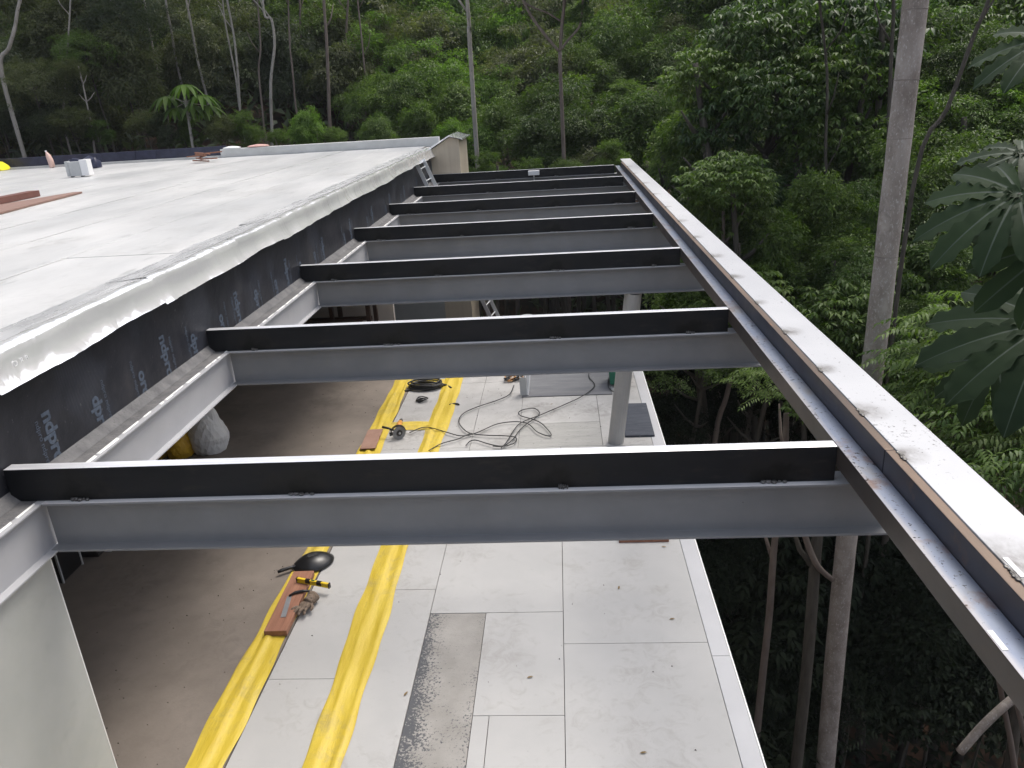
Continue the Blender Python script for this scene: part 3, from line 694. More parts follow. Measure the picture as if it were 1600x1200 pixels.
# wire tangle
tg = MB(); tp = on_z(803, 594, 0); rr = random.Random(11)
for k in range(12):
    a = rr.uniform(0, 6.28); pts = []
    for q in range(4):
        pts.append(tp + Vector((rr.uniform(-.17, .17), rr.uniform(-.12, .14), .012 + rr.uniform(0, .08))))
    tg.m = k % 2; tg.tube(spline(pts, 4), .009, 5)
tag(tg.build('wire_tangle', ['copper_wire', 'black_rubber'], smooth=True), 'tangle of orange and black wires on the tiles beside the grey board', 'wire')
bd = MB().box(0, 1.42, 0, 1.06, 0.001, .014).build('cement_board', 'gray_board', bevel=.003, loc=(2.50, 7.46, .001)); tag(bd, 'large grey cement board lying flat on the tiles behind the column', 'board')
b3 = MB().box(0, .40, 0, 1.14, 0.001, .03).build('slate_panel', 'slate_board', bevel=.003, loc=(3.985, 5.87, .001)); b3.rotation_euler.z = math.radians(-.5); tag(b3, 'dark slate grey panel lying flat at the terrace edge right of the column', 'board')
wb_ = MB().box(0, .52, 0, .11, 0, .03).build('wooden_lath', 'red_wood', bevel=.003, loc=(3.70, 3.265, .001)); tag(wb_, 'short brown wooden lath lying on the tiles below the nearest beam', 'lath')
lp_ = MB().box(0, .215, 0, .64, .034, .05).build('clay_tile', 'terracotta_tile', bevel=.003, loc=(.345, 5.66, .001)); lp_.rotation_euler.z = math.radians(2.5); tag(lp_, 'flat pinkish brown clay tile at the edge of the yellow strip beside the grinder', 'tile')
# profile piece, green crate behind the column
pf = thing('metal_bracket', 'upright grey metal channel offcut standing on the corner of the grey board', 'bracket', on_z(818, 618, .016))
MB().prism([(-.05, 0), (.05, 0), (.05, .1), (.042, .1), (.042, .008), (-.042, .008), (-.042, .1), (-.05, .1)], 'z', 0, .30).build('channel', 'gray_plastic', pf)
MB().bar((.06, .02, 0), (.10, .1, .33), .035, .035).build('post', 'white_plastic', pf)
gc = thing('toolbox', 'green plastic box standing behind the round column', 'box', (4.03, 7.95, .037))
MB().prism([(-.12, 0), (.12, 0), (.15, .42), (-.15, .42)], 'y', -.16, .16).build('body', 'green_plastic', gc, bevel=.01)
MB().box(-.165, .165, -.175, .175, .42, .445).build('rim', 'green_plastic', gc, bevel=.008)
MB().box(.17, .20, -.16, .2, -.03, .55).build('wooden_side', 'red_edge', gc)

# bags in the room under the roof
def sack(name, p, w_, d_, h_, m, label, cat, seed, ears=True):
    rr = np.random.default_rng(seed); bm = bmesh.new(); bmesh.ops.create_icosphere(bm, subdivisions=4, radius=1.0)
    K = rr.normal(0, 3.2, (9, 3)); ph = rr.uniform(0, 6.28, 9); K2 = rr.normal(0, 7.5, (7, 3)); ph2 = rr.uniform(0, 6.28, 7); ear = [Vector((.5, .1, .86)).normalized(), Vector((-.15, -.2, .95)).normalized()]
    for v in bm.verts:
        q = np.array(v.co); f = .87 + .055 * np.abs(np.sin(K @ q + ph)).sum() / 3 * 1.6 - .045 * np.abs(np.sin(K2 @ q + ph2)).sum() / 3
        e = sum(max(0, v.co.dot(g) - .86) * (4.2 if i == 0 else 3.0) for i, g in enumerate(ear)) if ears else 0
        z = q[2] * f * (1 + e * .9); x, y = q[0] * f * (1 + e * .5), q[1] * f
        z = max(z, -.62 + .02 * math.sin(x * 9)); s_ = 1.06 if z < 0 else 1.06 - .30 * z
        v.co = (x * s_ * w_, y * s_ * d_, (z + .62) * h_ / 1.62)
    me = bpy.data.meshes.new(name); bm.to_mesh(me); bm.free(); me.materials.append(MATS[m])
    o = link(name, me, None, p); return tag(o, label, cat)
p = on_z(330, 703, 0); sack('white_sack', (p.x, p.y, 0), .27, .24, .62, 'white_sack', 'crumpled white plastic sack standing on the brown floor under the roof', 'sack', 2)
p = on_z(284, 712, 0); yb = sack('yellow_bag', (p.x, p.y + .02, 0), .19, .2, .42, 'yellow_bag', 'orange yellow bag slumped beside the white sack', 'bag', 4)
p = on_z(262, 712, 0); yb2 = sack('yellow_bag', (p.x - .12, p.y, 0), .16, .17, .48, 'yellow_bag', 'orange yellow bag half hidden behind the grey channel, left of the slumped one', 'bag', 6)
# black appliance boxes by the wall
cabn = thing('cabinet', 'low black cabinet with pale frames standing on the brown floor by the white wall', 'cabinet', (-2.45, 2.72, 0))
MB().box(-.30, .36, 0, .34, 0.0, .40).build('body', 'cabinet_black', cabn, bevel=.004)
MB().box(.361, .372, .015, .33, 0.02, .385).build('side_panel', 'black_plastic', cabn)
for ya, yb_ in ((-.005, .012), (.333, .352)): MB().box(.361, .378, ya, yb_, 0, .399).build('frame', 'gray_plastic', cabn)
MB().box(-.31, .38, -.01, .35, .40, .42).build('top', 'gray_plastic', cabn)
cab2 = thing('cabinet', 'second black cabinet behind the low one, with a white corner bracket', 'cabinet', (-2.5, 3.2, 0))
MB().box(-.1, .52, 0, .36, 0, .34).build('body', 'cabinet_black', cab2, bevel=.004)
MB().box(-.1, .53, -.01, .37, .34, .36).build('top', 'gray_plastic', cab2)
MB().prism([(.53, 0), (.61, 0), (.53, .16)], 'y', .1, .16).build('bracket', 'white_plastic', cab2)
# dark wooden table in the far room
tb = thing('table', 'dark wooden table standing in the far room under the roof', 'table', (-1.55, 11.25, 0))
MB().box(-.95, .95, -.35, .38, .70, .75).build('table_top', 'dark_wood', tb, bevel=.006)
for sx in (-.85, .1, .85):
    for sy in (-.28, .3): MB().box(sx - .04, sx + .04, sy - .04, sy + .04, 0, .70).build('leg', 'dark_wood', tb)
MB().box(-.85, .85, -.05, .0, .32, .40).build('rail', 'dark_wood', tb)
bn = thing('bench', 'dark wooden bench in front of the table in the far room', 'bench', (-1.4, 10.75, 0))
MB().box(-.8, .6, -.15, .15, .40, .45).build('seat', 'dark_wood', bn, bevel=.005)
for sx in (-.7, .5): MB().box(sx - .04, sx + .04, -.12, .12, 0, .40).build('leg', 'dark_wood', bn)
# ladder from the lower ground up to the membrane wall
ld = thing('ladder', 'white aluminium ladder leaning against the far end of the black wall', 'ladder')
a0 = on_y(648, 243, 14.3); a0 = Vector((.03, 14.3, 3.16)); b1 = on_y(766, 483, 14.2)
dirv = (Vector((b1.x, 14.2, b1.z)) - a0).normalized(); bot = a0 + dirv * ((a0.z + 5.4) / -dirv.z)
for sgn in (-1, 1):
    off = Vector((0, .21 * sgn, 0)) + Vector((.05 * sgn, 0, .02 * sgn))
    MB().bar(bot + off, a0 + off + Vector((.02, 0, 0)), .03, .085, up=(1, 0, .4)).build('rail', 'aluminium', ld)
L = (bot - a0).length
for k in range(int(L / .29)):
    p = a0 + (bot - a0) * ((k + .6) * .29 / L); MB().tube([p - Vector((.05, .2, .02)), p + Vector((.05, .2, .02))], .016, 8).build('rung', 'aluminium', ld)
# far container beyond the terrace end
ct_ = thing('bucket', 'grey plastic drum standing below the far end of the terrace', 'drum', (2.3, 14.6, float(ground_z(2.3, 14.6))))
MB().tube([(0, 0, -.2), (0, 0, 1.2), (0, 0, 4.6), (0, 0, 4.85)], [.16, .165, .17, .165], 18).build('body', 'gray_plastic', ct_, smooth=False)
# floodlight on the far rafter
fl_ = thing('floodlight', 'small white floodlight fixed on the far end rafter', 'floodlight', (2.59, 16.12, 2.47))
MB().bar((0, 0, -.2), (0, 0, .1), .03, .03).build('stem', 'gray_plastic', fl_)
MB().box(-.14, .14, -.06, .06, .06, .17).build('head', 'white_plastic', fl_, bevel=.012)
# dry leaves on the tiles
dm = MB(); dm.add([(-.035, 0, .004), (-.01, .011, .010), (.02, .009, .012), (.04, .002, .006), (.018, -.010, .013), (-.012, -.012, .009)], [(0, 4, 5), (0, 1, 4), (1, 2, 4), (2, 3, 4)])
d0 = None
spots = [((967, 919), 80, 'dark curled dry leaf on the tile left of the edge strip'), ((1050, 968), 10, 'yellowish dry leaf lying close to the tile joint near the terrace edge'), ((828, 1059), 12, 'brown dry leaf left of the long tile joint'), ((634, 1085), 60, 'dry leaf lying between the second yellow strip and the mortar patch'),
         ((1005, 1177), 5, 'small dark dry leaf on the tile nearest the camera'), ((1037, 855), -20, 'dry leaf beside the short brown lath'), ((862, 632), 30, 'dry leaf on the tiles in front of the grey board')]
for (uv, ang, lab) in spots:
    p = on_z(*uv, 0)
    if d0 is None: d = d0 = dm.build('dry_leaf', 'dry_leaf')
    else: d = d0.copy(); COL.objects.link(d)
    d.location = (p.x, p.y, .002); d.scale = (.75, .75, .8); d.rotation_euler.z = math.radians(ang); tag(d, lab, 'leaf', 'dry leaves on the tiles')
# crumbs and chips of debris
cr = MB(); rr = random.Random(21)
for k in range(200):
    if k < 90: x = rr.uniform(-1.5, .5); y = rr.uniform(.4, 3.6)
    elif k < 180: x = rr.uniform(-1, 4.3); y = rr.uniform(5.7, 8.4)
    else: x = rr.uniform(.7, 4.3); y = rr.uniform(.3, 3.4)
    s = rr.uniform(.003, .009); cr.add([(x - s, y, .002), (x + s, y - s * .5, .002), (x + s * .4, y + s, .002), (x, y, .003 + s)], [(0, 1, 3), (1, 2, 3), (2, 0, 3)])
tag(cr.build('grit', 'bark_dark'), kind='stuff')

# ------------------------------------------------------------------ things on the roof
RZ = 3.286
bb = MB().prism([(-5.82, 7.0), (-4.80, 7.0), (-5.10, 9.55), (-5.26, 9.55)], 'z', 0, .03).build('roof_board', ['brown_board'], None, bevel=.003, loc=(0, 0, RZ)); tag(bb, 'wide brown board lying on the white roof at the left', 'board')
bb = MB().box(-6.0, -5.80, 6.5, 9.45, 0, .10).build('roof_plank', 'red_edge', None, bevel=.003, loc=(0, 0, RZ)); tag(bb, 'narrow dark red plank lying beside the wide brown board on the roof', 'plank')
p = on_z(122, 276, RZ)
ac = thing('roof_box', 'white and grey metal box unit standing on the roof near the parapet', 'box', p, rz=math.radians(8)); ac.scale = (.56, .56, .82)
MB().box(-.22, .22, -.12, .12, .02, .40).build('body', 'gray_plastic', ac, bevel=.01)
MB().box(-.35, -.23, -.12, .12, .02, .42).build('side_panel', 'gray_plastic', ac, bevel=.006)
MB().box(.23, .52, -.14, .3, .02, .44).build('cover', 'white_plastic', ac, bevel=.01)
for sx in (-.2, .2): MB().box(sx - .04, sx + .04, -.1, .1, 0, .02).build('foot', 'black_rubber', ac)
p = on_z(133, 262, RZ); nv_ = MB(); 
vs = []
for i in range(7):
    for j in range(5): vs.append((-.6 + .2 * i, -.2 + .1 * j, .24 + .10 * math.sin(i * 1.2) * math.cos(j) + .05 * (j % 2)))
for i in range(7):
    for j in range(5): vs.append((-.6 + .2 * i, -.2 + .1 * j, .0))
fs = [(i * 5 + j, i * 5 + j + 1, i * 5 + 6 + j, i * 5 + 5 + j) for i in range(6) for j in range(4)]
bd_ = [i * 5 for i in range(7)] + [30 + j for j in range(1, 5)] + [i * 5 + 4 for i in range(5, -1, -1)] + [j for j in range(3, 0, -1)]
for a, b in zip(bd_, bd_[1:] + bd_[:1]): fs.append((a, b, b + 35, a + 35))
tag(MB().add(vs, fs).build('tarp', 'navy_membrane', None, smooth=True, loc=(p.x + .2, p.y - .3, RZ)), 'folded dark navy tarp heaped behind the metal box on the roof', 'tarp')
bpy.data.objects['tarp'].scale = (.62, .7, .8)
p = on_z(81, 262, RZ)
bt = thing('bottle', 'pinkish plastic bottle standing crooked on the roof beside the parapet', 'bottle', (p.x, p.y, RZ)); bt.scale = (.62, .62, .66)
MB().tube([(0.05, 0, 0), (.04, 0, .02), (.02, 0, .3), (-.02, 0, .48), (-.06, 0, .60), (-.08, 0, .64)], [.10, .12, .125, .11, .05, .035], 14).build('body', 'pink_plastic', bt, smooth=True)
MB().tube([(-.08, 0, .64), (-.09, 0, .70)], .04, 10).build('cap', 'white_plastic', bt)
p = on_z(4, 266, RZ)
tag(MB().prism([(-.5, 0), (.12, 0), (.04, .12), (-.1, .22), (-.5, .26)], 'y', -.2, .25).build('yellow_bag', 'hazard_yellow', None, bevel=.03, loc=(p.x, p.y, RZ)), 'bright yellow bag at the far left edge of the roof', 'bag')
p = on_z(318, 254, RZ); sw = MB(); rr = random.Random(8)
for k in range(7):
    a = Vector((rr.uniform(-.2, .2), rr.uniform(-.12, .12), .02 + .04 * rr.random() + .03 * k)); d = Vector((rr.uniform(.1, .35), rr.uniform(-.2, .2), rr.uniform(-.02, .03)))
    sw.bar(a - d, a + d, .05, .03)
tag(sw.build('wood_scraps', ['red_wood'], None, loc=(p.x, p.y, RZ + .015)), 'small heap of brown wood scraps on the white roof before the curb', 'wood scraps')
p = Vector((-5.0, 17.9, 3.50))
o = sack('pink_sack', (0, 0, 0), .30, .16, .24, 'pink_sack', 'pinkish sack lying on top of the low roof curb', 'sack', 9, False); o.location = p; o.rotation_euler = (0, 0, .2); o.scale = (.95, .7, .32)
o = sack('cement_bag', (0, 0, 0), .3, .16, .22, 'white_sack', 'white bag lying on the roof curb beside the pinkish sack', 'bag', 12, False); o.location = (-5.75, 17.9, 3.50); o.scale = (.8, .7, .30)

# ------------------------------------------------------------------ forest
def leaves(cent, axis, up, L, W, fold=.18, droop=.12, quad=True):
    """leaf blades: two bent halves; returns V, F (tris)"""
    n = len(cent); axis = axis / np.linalg.norm(axis, axis=1, keepdims=True)
    side = np.cross(axis, up); side /= (np.linalg.norm(side, axis=1, keepdims=True) + 1e-9); nr = np.cross(side, axis)
    L = np.broadcast_to(np.asarray(L), (n,))[:, None]; W = np.broadcast_to(np.asarray(W), (n,))[:, None]
    b = cent; m = cent + axis * L * .45; t = cent + axis * L - nr * L * droop
    l = m + side * W * .5 + nr * W * fold; r = m - side * W * .5 + nr * W * fold
    V = np.stack([b, l, t, r, m], 1).reshape(-1, 3)
    base = (np.arange(n) * 5)[:, None]
    if quad: F = np.concatenate([base + np.array([[0, 4, 2]]) * 0 + np.array([[0, 2, 1]]), base + np.array([[0, 3, 2]])], 0); 
    else: F = np.concatenate([base + np.array([[0, 4, 1]]), base + np.array([[1, 4, 2]]), base + np.array([[0, 3, 4]]), base + np.array([[3, 2, 4]])], 0)
    return V, F
def pack(V, F, per=5):
    return V, F
def rand_dirs(r, n):
    v = r.normal(size=(n, 3)); return v / np.linalg.norm(v, axis=1, keepdims=True)
def crown(name, seed, mat, nb=34, per=420, R=(1, 1, .85), br=(.26, .44), L=.085, W=.034, droop=.12, out=1.0, down=.35, four=False):
    """unit-radius crown: leaf clumps on the shells of many small blobs, gaps between them"""
    r = np.random.default_rng(seed); P = []; A = []
    c = rand_dirs(r, nb) * (r.uniform(.35, 1, (nb, 1)) ** .5) * (1 - np.mean(br)) ; c *= np.array(R)
    for k in range(nb):
        rad = r.uniform(*br); n = int(per * (rad / np.mean(br)) ** 2)
        d = rand_dirs(r, n); d[:, 2] = np.where(d[:, 2] < -.35, -d[:, 2], d[:, 2])
        # sub-clump: pull leaves toward a few twig ends
        tw = rand_dirs(r, 16); j = np.argmax(d @ tw.T + r.normal(0, .12, (n, 16)), 1)
        d = d * .55 + tw[j] * .45; d /= np.linalg.norm(d, axis=1, keepdims=True)
        ext = r.uniform(.55, 1.45, 16)[j][:, None]
        q = c[k] + d * rad * ext * (r.uniform(.35, 1.08, (n, 1)) ** .8) * np.array([1, 1, .85])
        P.append(q); A.append(d * out + rand_dirs(r, n) * .75 + np.array([0, 0, -down]))
    P = np.concatenate(P); A = np.concatenate(A); n = len(P)
    up = np.array([0, 0, 1.0]) + rand_dirs(r, n) * .55
    V, F = leaves(P, A, up, L * r.uniform(.6, 1.3, n), W * r.uniform(.7, 1.25, n), droop=droop, quad=not four)
    return np_mesh(name, V, F, mat)
def whorl_crown(name, seed, mat, n_tw=260, nl=11, L=.16, W=.055, R=(1, 1, .8), droop=.25):
    """branch ends that each carry a drooping rosette of long leaves"""
    r = np.random.default_rng(seed); e = rand_dirs(r, n_tw) * (r.uniform(.12, 1, (n_tw, 1)) ** (1 / 2.6)) * np.array(R)
    P = []; A = []
    for k in range(n_tw):
        a = r.uniform(0, 6.28) + np.arange(nl) * 2 * PI / nl * 1.02; el = r.uniform(-.9, .25, nl)
        d = np.stack([np.cos(a) * np.cos(el), np.sin(a) * np.cos(el), np.sin(el)], 1) + np.array([0, 0, -.25]); P.append(e[k] + d * .012 + r.normal(0, .012, (nl, 3))); A.append(d)
    P = np.concatenate(P); A = np.concatenate(A); n = len(P)
    up = np.array([0, 0, 1.0]) + rand_dirs(r, n) * .35
    V, F = leaves(P, A, up, L * r.uniform(.65, 1.2, n), W * r.uniform(.75, 1.2, n), droop=droop, quad=False)
    return np_mesh(name, V, F, mat)
def pinnate_crown(name, seed, mat, nfr=150, npair=6, fl=.42, L=.135, W=.042, R=(1, 1, .7), droop=.3):
    """arching fronds with paired drooping leaflets"""
    r = np.random.default_rng(seed); P = []; A = []; U = []
    s = rand_dirs(r, nfr) * (r.uniform(.05, 1, (nfr, 1)) ** (1 / 2.2)) * np.array(R)
    for k in range(nfr):
        a = r.uniform(0, 6.28); el = r.uniform(-.1, .5); d = np.array([math.cos(a) * math.cos(el), math.sin(a) * math.cos(el), math.sin(el)])
        sd_ = np.cross(d, [0, 0, 1]); sd_ /= np.linalg.norm(sd_); f = fl * r.uniform(.7, 1.25)
        for q in range(npair):
            t = (q + .6) / npair; p = s[k] + d * f * t + np.array([0, 0, -.45 * f * t * t])
            for sg in (-1, 1):
                P.append(p); A.append(sd_ * sg * .9 + d * (.45 + .3 * t) + np.array([0, 0, -.35 - .2 * r.random()]) + r.normal(0, .1, 3)); U.append([0, 0, 1])
        P.append(s[k] + d * f + np.array([0, 0, -.45 * f])); A.append(d + np.array([0, 0, -.7])); U.append([0, 0, 1])
    n = len(P); V, F = leaves(np.array(P), np.array(A), np.array(U, float) + r.normal(0, .15, (n, 3)), L * r.uniform(.7, 1.2, n), W * r.uniform(.8, 1.2, n), droop=droop, quad=False)
    return np_mesh(name, V, F, mat)

def spray_crown(name, seed, mat, nb=80, per=210, R=(1, 1, 1), sr=(.16, .34), thick=.16, L=.062, W=.028, tilt=.45):
    """irregular crown of flattish leaf sprays held at many branch ends, with dark gaps between"""
    r = np.random.default_rng(seed); k1 = r.normal(0, 2.2, (5, 3)); ph = r.uniform(0, 6.28, 5)
    e = rand_dirs(r, nb); e[:, 2] = np.where(e[:, 2] < -.55, -e[:, 2] * .6, e[:, 2])
    env = 1 + .16 * np.sin(e @ k1.T + ph).sum(1); rad = np.clip(env, .55, 1.5) * r.uniform(.25, 1, nb) ** .45
    c = e * rad[:, None] * .86 * np.array(R); P = []; A = []; U = []
    for k in range(nb):
        s0 = r.uniform(*sr); n = int(per * (s0 / np.mean(sr)) ** 2); nrm = np.array([0, 0, 1.0]) + r.normal(0, tilt, 3) + e[k] * .5; nrm /= np.linalg.norm(nrm)
        a = np.cross(nrm, [1, 0.2, 0]); a /= np.linalg.norm(a); b = np.cross(nrm, a)
        th = r.uniform(0, 6.28, n); lob = 1 + .35 * np.sin(th * r.integers(3, 6) + r.uniform(0, 6)); rr_ = np.sqrt(r.uniform(0, 1, n)) * s0 * lob
        d = np.cos(th)[:, None] * a + np.sin(th)[:, None] * b
        P.append(c[k] + d * rr_[:, None] + nrm * (r.normal(0, thick, n) * s0 - .35 * rr_ ** 2 / s0)[:, None]); A.append(d * .8 + rand_dirs(r, n) * .6 + np.array([0, 0, -.4])); U.append(np.tile(nrm, (n, 1)))
    P = np.concatenate(P); A = np.concatenate(A); U = np.concatenate(U); n = len(P)
    V, F = leaves(P, A, U + rand_dirs(r, n) * .5, L * r.uniform(.55, 1.4, n), W * r.uniform(.7, 1.3, n), droop=.18)
    return np_mesh(name, V, F, mat)
CR = {'a': spray_crown('crown_a', 1, 'leaf_mid', 90, 200, (1, 1, 1.05)),
      'b': spray_crown('crown_b', 2, 'leaf_mid', 60, 260, (.9, .9, 1.25), (.2, .42), .2, .075, .034),
      'e': spray_crown('crown_e', 12, 'leaf_mid', 120, 130, (1.15, 1.15, .8), (.12, .26), .14, .05, .02),
      'f': spray_crown('crown_f', 13, 'leaf_mid', 70, 200, (.75, .75, 1.4), (.16, .34), .25, .085, .03, .7),
      'c': crown('crown_c', 3, 'leaf_mid', 60, 260, R=(1, 1, .6), br=(.16, .30), L=.058, W=.022, down=.2),
      'd': crown('crown_d', 4, 'leaf_mid', 26, 420, R=(.8, .8, 1.15), br=(.2, .36), L=.075, W=.020, droop=.3, down=.7),
      'w': whorl_crown('crown_w', 5, 'leaf_glossy', 340, 11, .15, .05),
      'v': whorl_crown('crown_v', 6, 'leaf_glossy', 230, 9, .19, .06, R=(1, 1, .95)),
      'p': pinnate_crown('crown_p', 7, 'leaf_bright', 170),
      'q': pinnate_crown('crown_q', 8, 'leaf_mid', 130, 8, .5, .12, .03)}

def trunk_mesh(name, H, r0, r1, bend, seed, mat, limbs=4, lim_from=.55, lim_len=.35):
    rr = random.Random(seed); n = 9; pts = []
    for i in range(n + 1):
        t = i / n; pts.append((bend * math.sin(t * 2.4 + seed) * t * H * .06 + rr.uniform(-.02, .02) * r0 * 6, bend * math.sin(t * 3.1 + seed * 1.7) * t * H * .05, H * t))
    m = MB(); m.tube(pts, [r0 + (r1 - r0) * (i / n) ** .8 for i in range(n + 1)], 9)
    for k in range(limbs):
        t = lim_from + (1 - lim_from) * k / max(1, limbs - 1) * .9; i = min(n - 1, int(t * n)); p = Vector(pts[i]); a = k * 2.4 + seed
        L_ = lim_len * H * rr.uniform(.5, .9); d = Vector((math.cos(a), math.sin(a), rr.uniform(.5, 1.1))).normalized()
        m.tube([p, p + d * L_ * .5 + Vector((0, 0, -.03 * L_)), p + d * L_ + Vector((0, 0, .12 * L_))], [r1 * 1.1 + .3 * (r0 - r1) * (1 - t), r1 * .8, r1 * .3], 6)
    return m.build(name, mat, None, smooth=True)
TR = {}
for k, (mt, lm) in enumerate((('bark_dark', 5), ('bark_brown', 5), ('bark_pale', 4))):
    o = trunk_mesh('trunk', 1.0, .0115, .004, 1.0, k + 1, mt, lm, .8, .09); TR[mt] = o.data; bpy.data.objects.remove(o)

NT = {}
def tree(kind, leafm, center, radius, bark='bark_dark', label=None, cat='tree', group=None, name='broadleaf_tree', zs=1.0, gz=None, trunk_r=1.0, lean=(0, 0)):
    """root at the ground, a trunk and a crown sharing mesh data with its likes"""
    c = Vector(center); g = float(ground_z(c.x, c.y)) if gz is None else gz
    g = min(g, c.z - radius * .9)
    root = thing(name, label, cat, (c.x - lean[0], c.y - lean[1], g - .1), group)
    H = c.z - g + radius * .35
    t = link('trunk', TR[bark], root); t.scale = (H * trunk_r, H * trunk_r, H); t.rotation_euler = (0, 0, random.uniform(0, 6.28))
    if lean != (0, 0):
        t.rotation_euler = (-math.atan2(lean[1], H), math.atan2(lean[0], H), 0)
    o = link('crown', CR[kind], root, (lean[0], lean[1], c.z - g + .1)); o.scale = (radius, radius, radius * zs); o.rotation_euler = (0, 0, random.uniform(0, 6.28))
    o.material_slots[0].link = 'OBJECT'; o.material_slots[0].material = MATS[leafm]
    return root
UV = {}
def tree_px(kind, leafm, u, v, y, rpx, **kw):
    c = on_y(u, v, y); dist = (c - CAM).dot(RM @ Vector((0, 0, -1))); t = tree(kind, leafm, c, rpx * dist / FPX, **kw); UV[t.name] = (t, u, v); return t

# --- left: shaded wood with slender pale trunks, crowns mostly above the frame
LW = dict(label='slender pale trunked tree in the dark wood on the left, its crown above the picture', cat='tree', group='slender pale trees in the dark wood')
def pale_tree(path, y, wpx, label, seed, mat='bark_pale', crown_up=True, name='slender_tree', leafm='leaf_hazy', group=None, topz=None, cr_r=None, crk=None):
    pts = [on_y(u, v, y) for u, v in path]; dist = (pts[0] - CAM).dot(RM @ Vector((0, 0, -1))); r = wpx * .40 * dist / FPX
    pts = sorted(pts, key=lambda p: p.z); d = (pts[-1] - pts[0]); g = float(ground_z(pts[0].x, pts[0].y))
    b = Vector((pts[0].x, pts[0].y, g - .1))
    if pts[0].z - g > .3: P = [b, b.lerp(pts[0], .5) + Vector((.1 * math.sin(seed), 0, 0))] + pts
    else: P = pts
    root = thing(name, label, 'tree', P[0], group); root['category'] = 'tree'
    up = d.normalized(); topz = topz or max(11.5, pts[-1].z + 3)
    tp = pts[-1] + up * ((topz - pts[-1].z) / max(.5, up.z)); P = P + [pts[-1].lerp(tp, .5) + Vector((.15 * math.sin(seed * 2), .1, 0)), tp]
    sp_ = spline([p - root.location for p in P], 4); m = MB(); n = len(sp_)
    m.tube(sp_, [r * (1.15 - .55 * i / n) for i in range(n)], 8)
    rr = random.Random(seed)
    for k in range(3):
        p = sp_[int(n * (.62 + .12 * k))]; a = rr.uniform(0, 6.28); m.tube([p, p + Vector((math.cos(a) * .25, math.sin(a) * .25, .35)), p + Vector((math.cos(a) * .4, math.sin(a) * .4, .8))], [r * .5, r * .4, r * .2], 6)
    m.build('trunk', mat, root, smooth=True)
    if crown_up:
        k = crk or 'abcd'[seed % 4]; o = link('crown', CR[k], root, tp - root.location + Vector((0, 0, .6))); R_ = cr_r or rr.uniform(1.2, 1.9); o.scale = (R_, R_, R_ * .7); o.rotation_euler = (0, 0, rr.uniform(0, 6))
        o.material_slots[0].link = 'OBJECT'; o.material_slots[0].material = MATS[leafm]
    return root
PT = [([(2, 112), (14, 75), (24, 40), (30, 5)], 21, 8, 'pale forked trunk at the far left edge of the wood'),
      ([(166, 45), (160, 0)], 27, 5, 'pale trunk at the top left, left one of the close pair'),
      ([(171, 42), (172, 0)], 27.5, 4, 'pale trunk at the top left, right one of the close pair'),
      ([(230, 28), (225, 0)], 28, 4, 'short visible pale trunk between the close pair and the two bright trunks'),
      ([(276, 98), (268, 50), (259, 0)], 26, 5, 'bright pale trunk leaning left, first of two over the umbrella-leaved tree'),
      ([(309, 96), (300, 45), (291, 0)], 26, 5, 'bright pale trunk leaning left, second of two over the umbrella-leaved tree'),
      ([(376, 185), (372, 120), (366, 60), (355, 0)], 25, 5, 'pale wavering trunk with climbing leaves left of the dark centre of the wood'),
      ([(368, 120), (352, 36), (348, 0)], 26, 3.5, 'thin pale stem just left of the wavering trunk'),
      ([(425, 208), (423, 130), (429, 70), (424, 30), (412, 18)], 24, 6, 'pale crooked trunk rising from the feathery green bush'),
      ([(410, 172), (404, 110), (407, 68)], 25, 4, 'dull pale stem left of the crooked trunk'),
      ([(462, 166), (457, 110), (452, 60)], 26, 4, 'thin grey stem right of the crooked trunk'),
      ([(516, 200), (513, 130), (510, 60), (506, 0)], 25, 7, 'dark grey trunk in the blackest part of the wood'),
      ([(572, 190), (571, 130), (566, 70)], 27, 4, 'thin dark stem at the edge of the bright bushes'),
      ([(100, 192), (101, 140)], 23, 4, 'mossy thin stem under the yellowish leaves at the left'),
      ([(540, 130), (540, 70), (544, 0)], 29, 5, 'grey stem deep in the dark wood left of the bright bushes'),
      ([(480, 120), (470, 60), (468, 0)], 30, 5, 'faint grey stem deep in the middle of the dark wood')]
for k, (pth, y, wp, lab) in enumerate(PT):
    pale_tree(pth, y, wp, lab, k + 3, 'bark_brown' if k in (9, 10, 11, 12, 14, 15) else 'bark_pale', group='slender trees in the dark wood')
rr = random.Random(33)
# canopy above the frame that shades the wood
for k in range(5):
    x = rr.uniform(-27, -4); y = rr.uniform(26, 42); z = 10.8 + (y - 22) * .38 + rr.uniform(0, 3)
    tree('aef'[k % 3], 'leaf_hazy', (x, y, z), rr.uniform(2.6, 3.8), 'bark_dark', 'tall dark tree of the left wood whose crown closes above the picture', 'tree', 'tall dark trees of the left wood', 'forest_tree', .75)
# understory of the left wood
def scatter(n, u0, u1, v0, v1, y0, y1, r0, r1, kinds, leafs, label, group, name='understory_tree', seed=1, bark='bark_dark', zs=.9):
    rr = random.Random(seed)
    cols = max(1, int(round(math.sqrt(n * (u1 - u0) / max(1, (v1 - v0)))))); rows = max(1, math.ceil(n / cols)); k = 0
    for i in range(rows):
        for j in range(cols):
            if k >= n: return
            u = u0 + (u1 - u0) * (j + rr.uniform(.1, .9)) / cols; v = v0 + (v1 - v0) * (i + rr.uniform(.1, .9)) / rows
            y = y1 + (y0 - y1) * (i + rr.random()) / rows
            tree_px(rr.choice(kinds), rr.choice(leafs), u, v, y, rr.uniform(r0, r1), bark=bark, label=label, group=group, name=name, zs=zs * rr.uniform(.85, 1.15)); k += 1
scatter(38, -120, 590, -20, 215, 24, 36, 54, 92, 'abefd', ['leaf_hazy', 'leaf_mid', 'leaf_olive', 'leaf_hazy'], 'dark leafy understory tree between the slender trunks of the left wood', 'understory trees of the left wood', seed=2)
